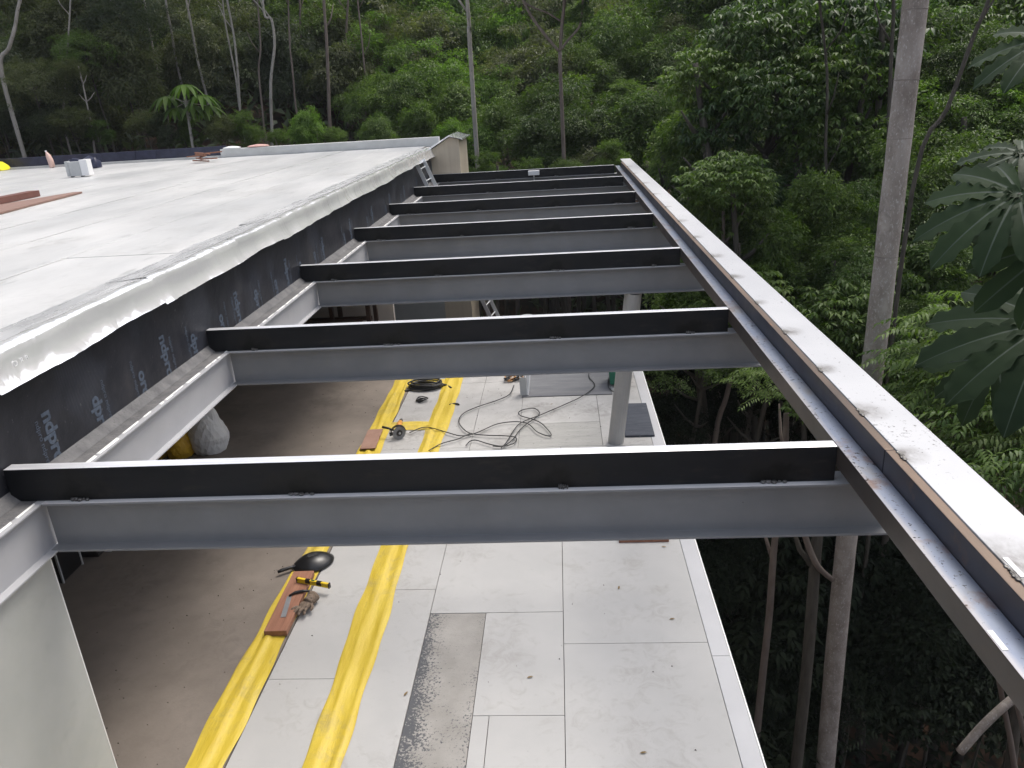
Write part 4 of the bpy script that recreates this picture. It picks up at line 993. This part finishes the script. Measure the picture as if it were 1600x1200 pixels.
scatter(10, -60, 240, 20, 170, 21, 26, 44, 78, 'abef', ['leaf_hazy', 'leaf_mid', 'leaf_olive'], 'mid green bushy tree at the left behind the roof parapet', 'bushy trees behind the parapet', seed=4)
scatter(12, -80, 420, 185, 238, 20, 22, 26, 42, 'cd', ['leaf_hazy', 'leaf_mid', 'leaf_olive'], 'low dark shrub growing just behind the roof parapet', 'shrubs behind the parapet', name='shrub', seed=5)
scatter(18, -100, 640, -40, 180, 38, 46, 85, 125, 'abef', ['leaf_hazy', 'leaf_olive'], 'dark tree on the hillside deep behind the left wood', 'hillside trees behind the left wood', name='forest_tree', seed=6)
# feathery bright bush
for k, (u, v, rp, lm, lab) in enumerate(((478, 205, 34, 'leaf_bright', 'feathery bright green bush behind the roof curb, the tallest one'), (522, 214, 24, 'leaf_mid', 'feathery green bush right of the tallest one behind the roof curb'), (436, 216, 22, 'leaf_mid', 'feathery green bush left of the tallest one behind the roof curb'), (356, 205, 38, 'leaf_olive', 'grey green bush below the pale wavering trunk'))):
    tree_px('c' if k else 'b', lm, u, v, 20.5 + .3 * k, rp, bark='bark_brown', label=lab, group='bushes behind the roof curb', name='bush')
tree_px('c', 'leaf_olive', 112, 110, 22, 28, bark='bark_pale', label='small tree with yellowish leaves at the left of the wood', group=None, name='understory_tree')

# --- middle: bright bushy trees on the slope
BR = [(640, 20, 34, 60), (590, 45, 33, 55), (700, 10, 36, 60), (760, 30, 37, 60), (660, 78, 30, 58), (610, 105, 29, 48), (725, 95, 31, 56), (780, 85, 32, 55), (575, 160, 26, 46), (625, 165, 25, 52), (675, 150, 26, 52), (720, 185, 24, 46), (650, 205, 23, 36), (760, 150, 25, 50), (800, 125, 26, 50), (790, 200, 23, 44), (745, 235, 22, 34), (840, 165, 25, 48), (850, 110, 28, 52), (830, 45, 34, 60), (900, 60, 34, 60), (590, 215, 21.5, 26), (700, 225, 21.5, 30)]
for k, (u, v, y, rp) in enumerate(BR):
    top = v < 60; lm = ['leaf_bright', 'leaf_mid', 'leaf_bright', 'leaf_mid', 'leaf_olive'][k % 5] if v < 130 else ['leaf_mid', 'leaf_bright', 'leaf_mid'][k % 3]
    tree_px('abfea'[k % 5], lm, u, v, y, rp * 1.3, bark='bark_brown', label='bright green bushy tree on the slope beyond the far end of the pergola' if v >= 60 else 'sunlit yellow green tree high on the slope at the top of the picture', group='bushy trees beyond the pergola' if v >= 60 else 'sunlit trees at the top of the slope', name='bushy_tree')
scatter(12, 560, 1000, -60, 70, 40, 50, 70, 105, 'abf', ['leaf_mid', 'leaf_olive', 'leaf_bright'], 'green tree at the top of the slope behind the bushy ones', 'hillside trees behind the bushy ones', name='forest_tree', seed=9)
# dark middle
scatter(26, 840, 1130, 60, 300, 18.5, 27, 52, 84, 'abefd', ['leaf_mid', 'leaf_forest', 'leaf_forest', 'leaf_olive'], 'dark green tree behind the far corner of the pergola', 'dark trees behind the pergola corner', name='forest_tree', seed=12)
scatter(9, 920, 1120, -10, 110, 27, 32, 55, 80, 'efc', ['leaf_mid', 'leaf_olive', 'leaf_mid'], 'fine leaved grey green tree behind the pergola corner', 'fine leaved trees behind the pergola corner', name='forest_tree', seed=13)
scatter(8, 700, 1050, 250, 330, 17.5, 19, 34, 48, 'cdq', ['leaf_forest', 'leaf_mid'], 'low dark shrub below the far end of the pergola', 'shrubs below the far end of the pergola', name='shrub', seed=14)
# straight pole-like trunk at the top centre and the forked one
pale_tree([(735, 84), (733, 40), (730, 0)], 20, 9, 'straight grey trunk standing in the bright bushes at the top centre', 50, 'bark_pale', name='straight_tree', leafm='leaf_mid', topz=13)
fk = thing('forked_tree', 'tree with a red brown trunk forking into three bare limbs at the top centre', 'tree', tuple(on_y(875, 100, 19)))
fb = MB(); O = fk.location.copy(); g0 = float(ground_z(O.x, O.y))
def fpt(u, v, y=19): return on_y(u, v, y) - O
fb.tube([Vector((0, 0, g0 - O.z)), Vector((.05, 0, (g0 - O.z) * .5)), Vector((0, 0, 0)), fpt(875, 80)], [.07, .06, .05, .048], 8)
fb.tube(spline([fpt(875, 82), fpt(848, 50), fpt(826, 18), fpt(810, -20), fpt(800, -60)], 4), [.04] * 9 + [.036] * 8, 7)
fb.tube(spline([fpt(875, 82), fpt(878, 40), fpt(882, 0), fpt(884, -60)], 4), [.046] * 13, 7)
fb.tube(spline([fpt(876, 78), fpt(888, 62), fpt(905, 42), fpt(910, 15), fpt(912, -40)], 4), [.034] * 17, 7)
fb.tube(spline([fpt(876, 33), fpt(855, 20), fpt(828, 9), fpt(812, -5)], 4), [.024] * 13, 7)
fb.build('trunk', 'bark_brown', fk, smooth=True)
for k, (u, v) in enumerate(((800, -60), (884, -70), (912, -45))):
    o = link('crown', CR['v'], fk, fpt(u, v)); o.scale = (1.1, 1.1, .8)
    o.material_slots[0].link = 'OBJECT'; o.material_slots[0].material = MATS['leaf_glossy']
o = link('leaf_cluster', CR['v'], fk, fpt(908, 22)); o.scale = (.36, .36, .3)

# --- right: big drooping-leaved trees
RT = [(1110, 120, 15, 78, 'w'), (1180, 60, 15.5, 92, 'w'), (1260, 40, 16, 95, 'v'), (1300, 120, 14.5, 90, 'w'), (1210, 150, 14, 85, 'w'), (1130, 190, 14.5, 70, 'v'), (1290, 210, 14, 80, 'w'), (1350, 60, 15, 95, 'v')]
for k, (u, v, y, rp, kd) in enumerate(RT):
    tree_px(kd, 'leaf_glossy' if k % 3 else 'leaf_mid', u, v, y, rp, bark='bark_dark', label='tall dark tree with long drooping leaves left of the ringed palm trunk', group='drooping leaved trees beside the palm trunk', name='drooping_tree', zs=.85)
scatter(30, 1040, 1420, 190, 500, 11.5, 18, 62, 98, 'wefqbda', ['leaf_mid', 'leaf_mid', 'leaf_glossy', 'leaf_olive'], 'dense dark tree on the slope between the white beam and the palm trunk', 'dark trees between the beam and the palm', name='forest_tree', seed=17)
scatter(22, 1400, 1660, 0, 350, 11.5, 18, 72, 112, 'qwefab', ['leaf_mid', 'leaf_mid', 'leaf_forest', 'leaf_bright'], 'mixed green tree right of the ringed palm trunk', 'mixed trees right of the palm', name='forest_tree', seed=18)
scatter(20, 1060, 1640, -70, 240, 20, 32, 90, 130, 'abef', ['leaf_mid', 'leaf_forest', 'leaf_bright'], 'tree on the far slope behind the drooping leaved trees', 'far slope trees on the right', name='forest_tree', seed=19)
scatter(16, 1380, 1660, 330, 660, 8.5, 12, 70, 105, 'qfwe', ['leaf_forest', 'leaf_forest', 'leaf_mid'], 'dark tree in the shade below the big lobed leaves', 'dark trees below the lobed leaves', name='forest_tree', seed=20)
scatter(18, 1020, 1420, 420, 680, 10.5, 15, 60, 95, 'fbeq', ['leaf_shaded'], 'dark shrub in the ravine under the white edge beam', 'dark shrubs in the ravine', name='shrub', seed=22)
scatter(16, 1060, 1420, 300, 600, 9, 12, 60, 90, 'efqwe', ['leaf_mid', 'leaf_forest', 'leaf_mid'], 'leafy shrub in the gap between the white beam and the palm trunk', 'leafy shrubs beside the white beam', name='shrub', seed=52)
# feathery branch tree close on the right
for k, (u, v, y, rp, lm) in enumerate(((1478, 585, 5.6, 105, 'leaf_mid'), (1540, 540, 5.0, 130, 'leaf_mid'), (1520, 670, 4.6, 115, 'leaf_forest'), (1590, 690, 4.0, 130, 'leaf_mid'), (1600, 600, 5.5, 110, 'leaf_mid'))):
    tree_px('p', lm, u, v, y, rp, bark='bark_brown', label=['leafy spray of paired leaflets beside the foot of the palm trunk', 'leafy spray of paired leaflets just under the big lobed leaves', 'leafy spray of paired leaflets right over the middle of the white beam', 'leafy spray of paired leaflets at the lower right edge beyond the beam', 'leafy spray of paired leaflets at the right edge below the lobed leaves'][k], group='trees with paired leaflets beside the beam', name='pinnate_tree', trunk_r=.5, lean=(-2.8, .2))

# --- ringed palm trunk
def ringed(name, path, r, label, mat, group=None, ringstep=.8, cat='palm', crownup=False, seed=1):
    root = thing(name, label, cat, path[0], group); P = [Vector(p) - root.location for p in path]; sp_ = spline(P, 6); n = len(sp_)
    MB().tube(sp_, [r * (1.06 - .12 * i / n + .018 * math.sin(i * 1.9)) for i in range(n)], 24).build('trunk', mat, root, smooth=True)
    L = 0; nxt = .3; rr = random.Random(seed)
    for a, b in zip(sp_[:-1], sp_[1:]):
        d = (b - a).length
        while nxt < L + d:
            p = a.lerp(b, (nxt - L) / d); dd = (b - a).normalized(); t = rr.uniform(-.012, .012)
            dd2 = (dd + Vector((t * 3, t * 2, 0))).normalized()
            MB().tube([p - dd2 * .005, p, p + dd2 * .005], [r * .996, r * 1.012, r * .996], 20).build('ring', 'bark_ring', root, smooth=True); nxt += ringstep * rr.uniform(.75, 1.2)
        L += d
    return root
yp = 7.0
path = [on_y(u, v, yp) for u, v in ((1290, 1230), (1322, 850), (1364, 570), (1396, 300), (1431, 0))]
path[0] = Vector((path[0].x, yp, float(ground_z(path[0].x, yp)) - .2)); path.sort(key=lambda p: p.z); path.append(path[-1] + Vector((.02, 0, 9.0)))
palm = ringed('palm_tree', path, .152, 'tall palm with a thick ringed grey trunk standing right behind the white beam', 'bark_palm', seed=4)
fm = MB(); topp = path[-1] - palm.location
for k in range(9):
    a = k * 2 * PI / 9 + .3; d = Vector((math.cos(a), math.sin(a), 0)); pts = [topp + d * (1.9 * t) + Vector((0, 0, 1.0 * t - 1.5 * t * t)) for t in (0, .25, .5, .75, 1.0)]
    fm.tube(pts, [.03, .025, .02, .015, .008], 5)
    for t in np.linspace(.15, 1, 16):
        p = topp + d * (1.9 * t) + Vector((0, 0, 1.0 * t - 1.5 * t * t)); sdv = Vector((-d.y, d.x, 0))
        for sg in (-1, 1):
            e = p + sdv * sg * .5 + d * .2 + Vector((0, 0, -.25)); fm.add([p, p + d * .06, e, p.lerp(e, .5) - d * .03 + Vector((0, 0, .03))], [(0, 1, 2), (0, 2, 3)])
fm.build('fronds', 'leaf_mid', palm, fixn=False)
# slimmer trunks in the ravine
RV = [([(1190, 1070), (1202, 960), (1210, 850)], 7.2, 15, 'slim dark trunk in the ravine, the one nearest the terrace edge', 'bark_brown'),
      ([(1240, 1230), (1262, 1030), (1276, 850)], 6.6, 24, 'slim mossy trunk just left of the ringed palm trunk in the ravine', 'bark_dark'),
      ([(1117, 690), (1135, 620), (1146, 565)], 10, 11, 'pale slim trunk beside the terrace edge under the second beam', 'bark_brown'),
      ([(1122, 640), (1124, 565)], 11, 9, 'thin pale trunk left of the slim one under the second beam', 'bark_brown'),
      ([(1575, 1230), (1590, 1090), (1600, 1000)], 5.5, 22, 'dark trunk at the lower right corner under the beam', 'bark_dark'),
      ([(1374, 470), (1385, 290), (1392, 100), (1396, 0)], 12.5, 8, 'mossy trunk just left of the ringed palm trunk behind the beam', 'bark_dark'),
      ([(1425, 300), (1480, 170), (1520, 60), (1545, 0)], 9, 9, 'dark slanting trunk right of the ringed palm trunk', 'bark_dark'),
      ([(1300, 450), (1296, 330), (1290, 240)], 13, 7, 'thin mossy stem in the dark trees between beam and palm', 'bark_dark')]
for k, (pth, y, wp, lab, bk) in enumerate(RV): pale_tree(pth, y, wp, lab, k + 60, bk, crown_up=(k not in (6,)), name='slender_tree', leafm='leaf_mid', group='slim trunks on the right', topz=(-.3, -.4, .2, 2.2, -.5, 7.5, 7.0, 6.0)[k], cr_r=(.8, .7, .9, .9, 1.2, 1.4, 1.3, 1.3)[k], crk='qwvwqwvw'[k])
# bent branch beside the palm and fallen branch at the corner
bq = MB(); 
bq.tube(spline([on_y(1252, 815, 6.3), on_y(1262, 850, 6.3), on_y(1278, 885, 6.4), on_y(1300, 905, 6.8)], 5), [.045] * 16, 8)
tag(bq.build('branch', 'bark_brown', smooth=True), 'bent grey branch crossing beside the ringed palm trunk under the beam', 'branch')
bq = MB(); bq.tube(spline([on_y(1500, 1175, 5.0), on_y(1540, 1130, 5.0), on_y(1585, 1090, 5.1), on_y(1640, 1050, 5.3)], 5), [.06] * 16, 8)
tag(bq.build('branch', 'bark_palm', smooth=True), 'thick grey branch slanting across the lower right corner', 'branch')

# --- cecropia with large lobed leaves at the right edge
def lobed_leaf(Ls, spread, seed, cup=.15):
    """palmate leaf: lobes radiating from the stalk, each with a midrib fold, ribs and a rounded tip"""
    rr = random.Random(seed); vs = []; fs = []; mi = []
    nlob = len(Ls); n = 12
    for k in range(nlob):
        a = spread * (k / (nlob - 1) - .5); L = Ls[k]; d = Vector((math.cos(a), math.sin(a), 0)); s = Vector((-d.y, d.x, 0)); zt = rr.uniform(-.05, .03)
        b0 = len(vs)
        for i in range(n + 1):
            t = i / n; wv = L * .15 * (.25 + .75 * math.sin(min(1, t * 1.25) * PI / 2)) * (1 - max(0, t - .70) ** 2 / .0961) ** .5 if t < .999 else 0.004
            c = d * L * t + Vector((0, 0, zt * t + cup * L * (t - 2.2 * t * t)))
            rip = .030 * L * (1 if i % 2 else -1)
            mr = .006 * (1.2 - t) + .0012; vs += [c + s * wv + Vector((0, 0, .16 * wv + rip)), c + s * (wv * .5 + mr) + Vector((0, 0, .12 * wv + rip * .5)), c + s * mr, c - s * mr, c - s * (wv * .5 + mr) + Vector((0, 0, .12 * wv + rip * .5)), c - s * wv + Vector((0, 0, .16 * wv + rip))]
        for i in range(n):
            for j in range(5): fs.append((b0 + i * 6 + j, b0 + i * 6 + j + 1, b0 + i * 6 + 7 + j, b0 + i * 6 + 6 + j)); mi.append(1 if j == 2 else 0)
    m_ = MB().add(vs, fs); m_.mi = mi; return m_
cec = thing('lobed_leaf_tree', 'tree with huge dark lobed leaves hanging in at the right edge', 'tree', (7.6, .9, float(ground_z(7.6, .9))))
MB().tube(spline([Vector((0, 0, -.1)), Vector((.1, .1, 4)), Vector((.0, 0, 7.2)), Vector((-.15, 0, 9.6))], 5), [.09] * 5 + [.08] * 5 + [.06] * 6, 10).build('trunk', 'bark_palm', cec, smooth=True)
LV = [((1592, 302), 1.1, (-.92, -.10, -.62), .62, 9), ((1640, 60), 1.7, (-.8, -.15, -.45), .5, 8), ((1640, 505), 1.6, (-.85, -.2, -.50), .85, 9), ((1598, 240), 2.4, (-.9, .1, -.25), .5, 7), ((1560, 560), 2.2, (-.7, -.1, -.7), .6, 8), ((1655, 380), 1.2, (-.5, -.4, -.9), .6, 9)]
for k, (uv, y, dr, Lm, nl) in enumerate(LV):
    p = on_y(*uv, y) - cec.location; rr = random.Random(k + 3)
    Ls = [Lm * (.62 + .38 * math.sin((i + .7) / (nl + .4) * PI)) * rr.uniform(.9, 1.05) for i in range(nl)]
    o = lobed_leaf(Ls, 3.9, k + 1)  .build('leaf', ['leaf_big', 'leaf_rib'], cec, smooth=True, fixn=False)
    d = Vector(dr).normalized(); o.location = p; side = d.cross(Vector((0, -.35, 1))).normalized(); up_ = side.cross(d)
    o.rotation_mode = 'QUATERNION'; o.rotation_quaternion = Matrix((d, -side, up_)).transposed().to_quaternion()
    st = Vector((-.15, 0, 9.2)); MB().tube(spline([p, p.lerp(st, .5) + Vector((0, 0, .25)), st], 4), .012, 6).build('stalk', 'bark_brown', cec, smooth=True)
# umbrella-leaved tree in the left wood
um = thing('umbrella_leaf_tree', 'small tree with drooping fan-like leaves standing in the dark wood behind the roof', 'tree', (on_y(293, 205, 21.5).x, 21.5, float(ground_z(on_y(293, 205, 21.5).x, 21.5))))
tp = on_y(290, 160, 21.5) - um.location
MB().tube([Vector((0, 0, -.1)), Vector((.04, 0, tp.z * .5)), tp], [.06, .05, .04], 8).build('trunk', 'bark_pale', um, smooth=True)
for k, (uv, lean) in enumerate((((288, 132), 0), ((312, 148), .8), ((262, 150), -.8), ((300, 165), .4), ((275, 168), -.4), ((322, 165), 1.0))):
    p = on_y(*uv, 21.3 + .1 * k) - um.location; rr = random.Random(k)
    MB().tube([tp, p], [.018, .012], 6).build('stalk', 'bark_pale', um)
    lm_ = MB()
    for j in range(10):
        a = 2 * PI * j / 10; d = Vector((math.cos(a), math.sin(a), 0)); s = Vector((-d.y, d.x, 0)); L = .62 * rr.uniform(.85, 1.1)
        vs = []
        for i in range(7):
            t = i / 6; wv = .075 * math.sin(min(.97, t * .9 + .08) * PI) + .004; c = p + d * L * t * .95 + Vector((lean * .1 * t, 0, .10 * t - .55 * t * t)); vs += [c + s * wv, c + Vector((0, 0, -.02)), c - s * wv]
        lm_.add(vs, [(i * 3 + q, i * 3 + q + 1, i * 3 + 4 + q, i * 3 + 3 + q) for i in range(6) for q in range(2)])
    lm_.build('leaf', 'leaf_bright' if k < 2 else 'leaf_mid', um, smooth=True, fixn=False)

# --- ravine floor: big-leaved undergrowth and leaf litter
r = np.random.default_rng(77); N = 2600
ux = np.concatenate([r.uniform(4.7, 13, N), r.uniform(-9, 14, 1200)]); uy = np.concatenate([r.uniform(-3, 17, N), r.uniform(12.3, 22, 1200)])
k_ = ~((ux < 4.6) & (uy < 18.4) & (ux < .8)); ux, uy = ux[k_], uy[k_]
keep = np.sin(ux * 1.3 + .5) * np.sin(uy * 1.1) + r.normal(0, .35, len(ux)) > -.25; ux, uy = ux[keep], uy[keep]
P = []; A = []
for x, y in zip(ux, uy):
    h = r.uniform(.15, 1.3); z = float(ground_z(x, y)); m_ = r.integers(4, 9)
    for q in range(m_):
        a = r.uniform(0, 6.28); P.append([x + .12 * math.cos(a), y + .12 * math.sin(a), z + h * r.uniform(.5, 1)]); A.append([math.cos(a), math.sin(a), r.uniform(-.5, .35)])
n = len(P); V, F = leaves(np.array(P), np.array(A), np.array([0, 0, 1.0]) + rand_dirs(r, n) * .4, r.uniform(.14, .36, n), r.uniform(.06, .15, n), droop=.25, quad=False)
tag(link('undergrowth', np_mesh('undergrowth', V, F, 'leaf_shaded')), kind='stuff')
# leafy cover of the slopes behind the trees
N = 60000; ux = r.uniform(-60, 60, N); uy = r.uniform(20, 80, N); uz = ground_z(ux, uy) + r.uniform(0, 1.2, N) + .8 * np.maximum(0, np.sin(ux * .9) * np.sin(uy * .8))
A = rand_dirs(r, N) + np.array([0, -.3, .2]); V, F = leaves(np.stack([ux, uy, uz], 1), A, np.array([0, 0, 1.0]) + rand_dirs(r, N) * .5, r.uniform(.3, .8, N), r.uniform(.15, .35, N))
tag(link('ground_cover', np_mesh('ground_cover', V, F, 'leaf_hazy')), kind='stuff')

# shrubs on the ravine floor, seen dimly under the frame
scatter(26, 1100, 1650, 820, 1190, 7.4, 10.5, 75, 125, 'wvqb', ['leaf_shaded'], 'dim large leaved shrub on the ravine floor under the pergola frame', 'shrubs on the ravine floor', name='shrub', seed=41)

# ------------------------------------------------------------------ labels that single out each tree in view
LMK = [(25, 'above the yellow bag'), (125, 'above the metal roof box'), (215, 'left of the umbrella-leaved tree'), (290, 'by the umbrella-leaved tree'), (375, 'by the pale wavering trunk'), (430, 'by the crooked trunk'), (513, 'by the dark grey trunk'), (600, 'left of the beige end wall'), (695, 'above the beige end wall'), (760, 'right of the straight grey trunk'), (878, 'by the forked tree'), (985, 'above the end of the white beam'), (1090, 'beyond the white beam'), (1190, 'left of the mossy stem'), (1300, 'by the thin mossy stem'), (1400, 'by the ringed palm trunk'), (1490, 'right of the ringed palm'), (1580, 'at the right edge')]
ORD = ['first', 'second', 'third', 'fourth', 'fifth', 'sixth', 'seventh', 'eighth', 'ninth', 'tenth']
cells = {}
for t, u, v in UV.values():
    if not (0 <= u <= 1600 and 0 <= v <= 1200): continue
    lk = min(LMK, key=lambda q: abs(q[0] - u))[1]
    tier = 'topmost' if v < 55 else 'high up' if v < 130 else 'midway' if v < 230 else 'low down' if v < 420 else 'very low' if v < 760 else 'below the frame'
    hd = t['label'].split(' ')
    g = t.get('group')
    if g is None: continue
    look = {'bushy trees beyond the pergola': 'bright green bushy tree', 'sunlit trees at the top of the slope': 'sunlit bushy tree', 'dark trees behind the pergola corner': 'dark green tree', 'fine leaved trees behind the pergola corner': 'fine leaved grey green tree',
            'understory trees of the left wood': 'dark understory tree', 'bushy trees behind the parapet': 'bushy mid green tree', 'shrubs behind the parapet': 'low dark shrub', 'shrubs below the far end of the pergola': 'low shrub beyond the pergola',
            'drooping leaved trees beside the palm trunk': 'tree with long drooping leaves', 'dark trees between the beam and the palm': 'dense dark tree', 'mixed trees right of the palm': 'mixed green tree', 'dark trees below the lobed leaves': 'dark tree below lobed leaves', 'dark shrubs in the ravine': 'dark ravine shrub', 'leafy shrubs beside the white beam': 'leafy shrub', 'shrubs on the ravine floor': 'dim large shrub'}.get(g)
    if look is None: continue
    cells.setdefault((look, lk, tier), []).append((u, v, t))
for (look, lk, tier), L in cells.items():
    L.sort(key=lambda q: (q[0], q[1]))
    for i, (u, v, t) in enumerate(L):
        if len(L) == 1: t['label'] = f'{look} {lk}, {tier}'
        elif len(L) == 2: t['label'] = f"{look} {lk}, {tier}, {('left', 'right')[i]} one of two"
        else: t['label'] = f'{look} {lk}, {tier}, {ORD[i]} from left'

# ------------------------------------------------------------------ thin valley haze
hz = MB().box(-62, 62, -18, 88, -13, 45).build('haze', 'soil'); hz.data.materials.clear()
hm = bpy.data.materials.new('haze_air'); hm.use_nodes = True; n = hm.node_tree; n.nodes.clear()
ho = n.nodes.new('ShaderNodeOutputMaterial'); pv = n.nodes.new('ShaderNodeVolumePrincipled'); pv.inputs['Color'].default_value = (.92, .95, 1, 1); pv.inputs['Density'].default_value = HAZE
n.links.new(pv.outputs[0], ho.inputs['Volume']); hz.data.materials.append(hm); hz['kind'] = 'stuff'
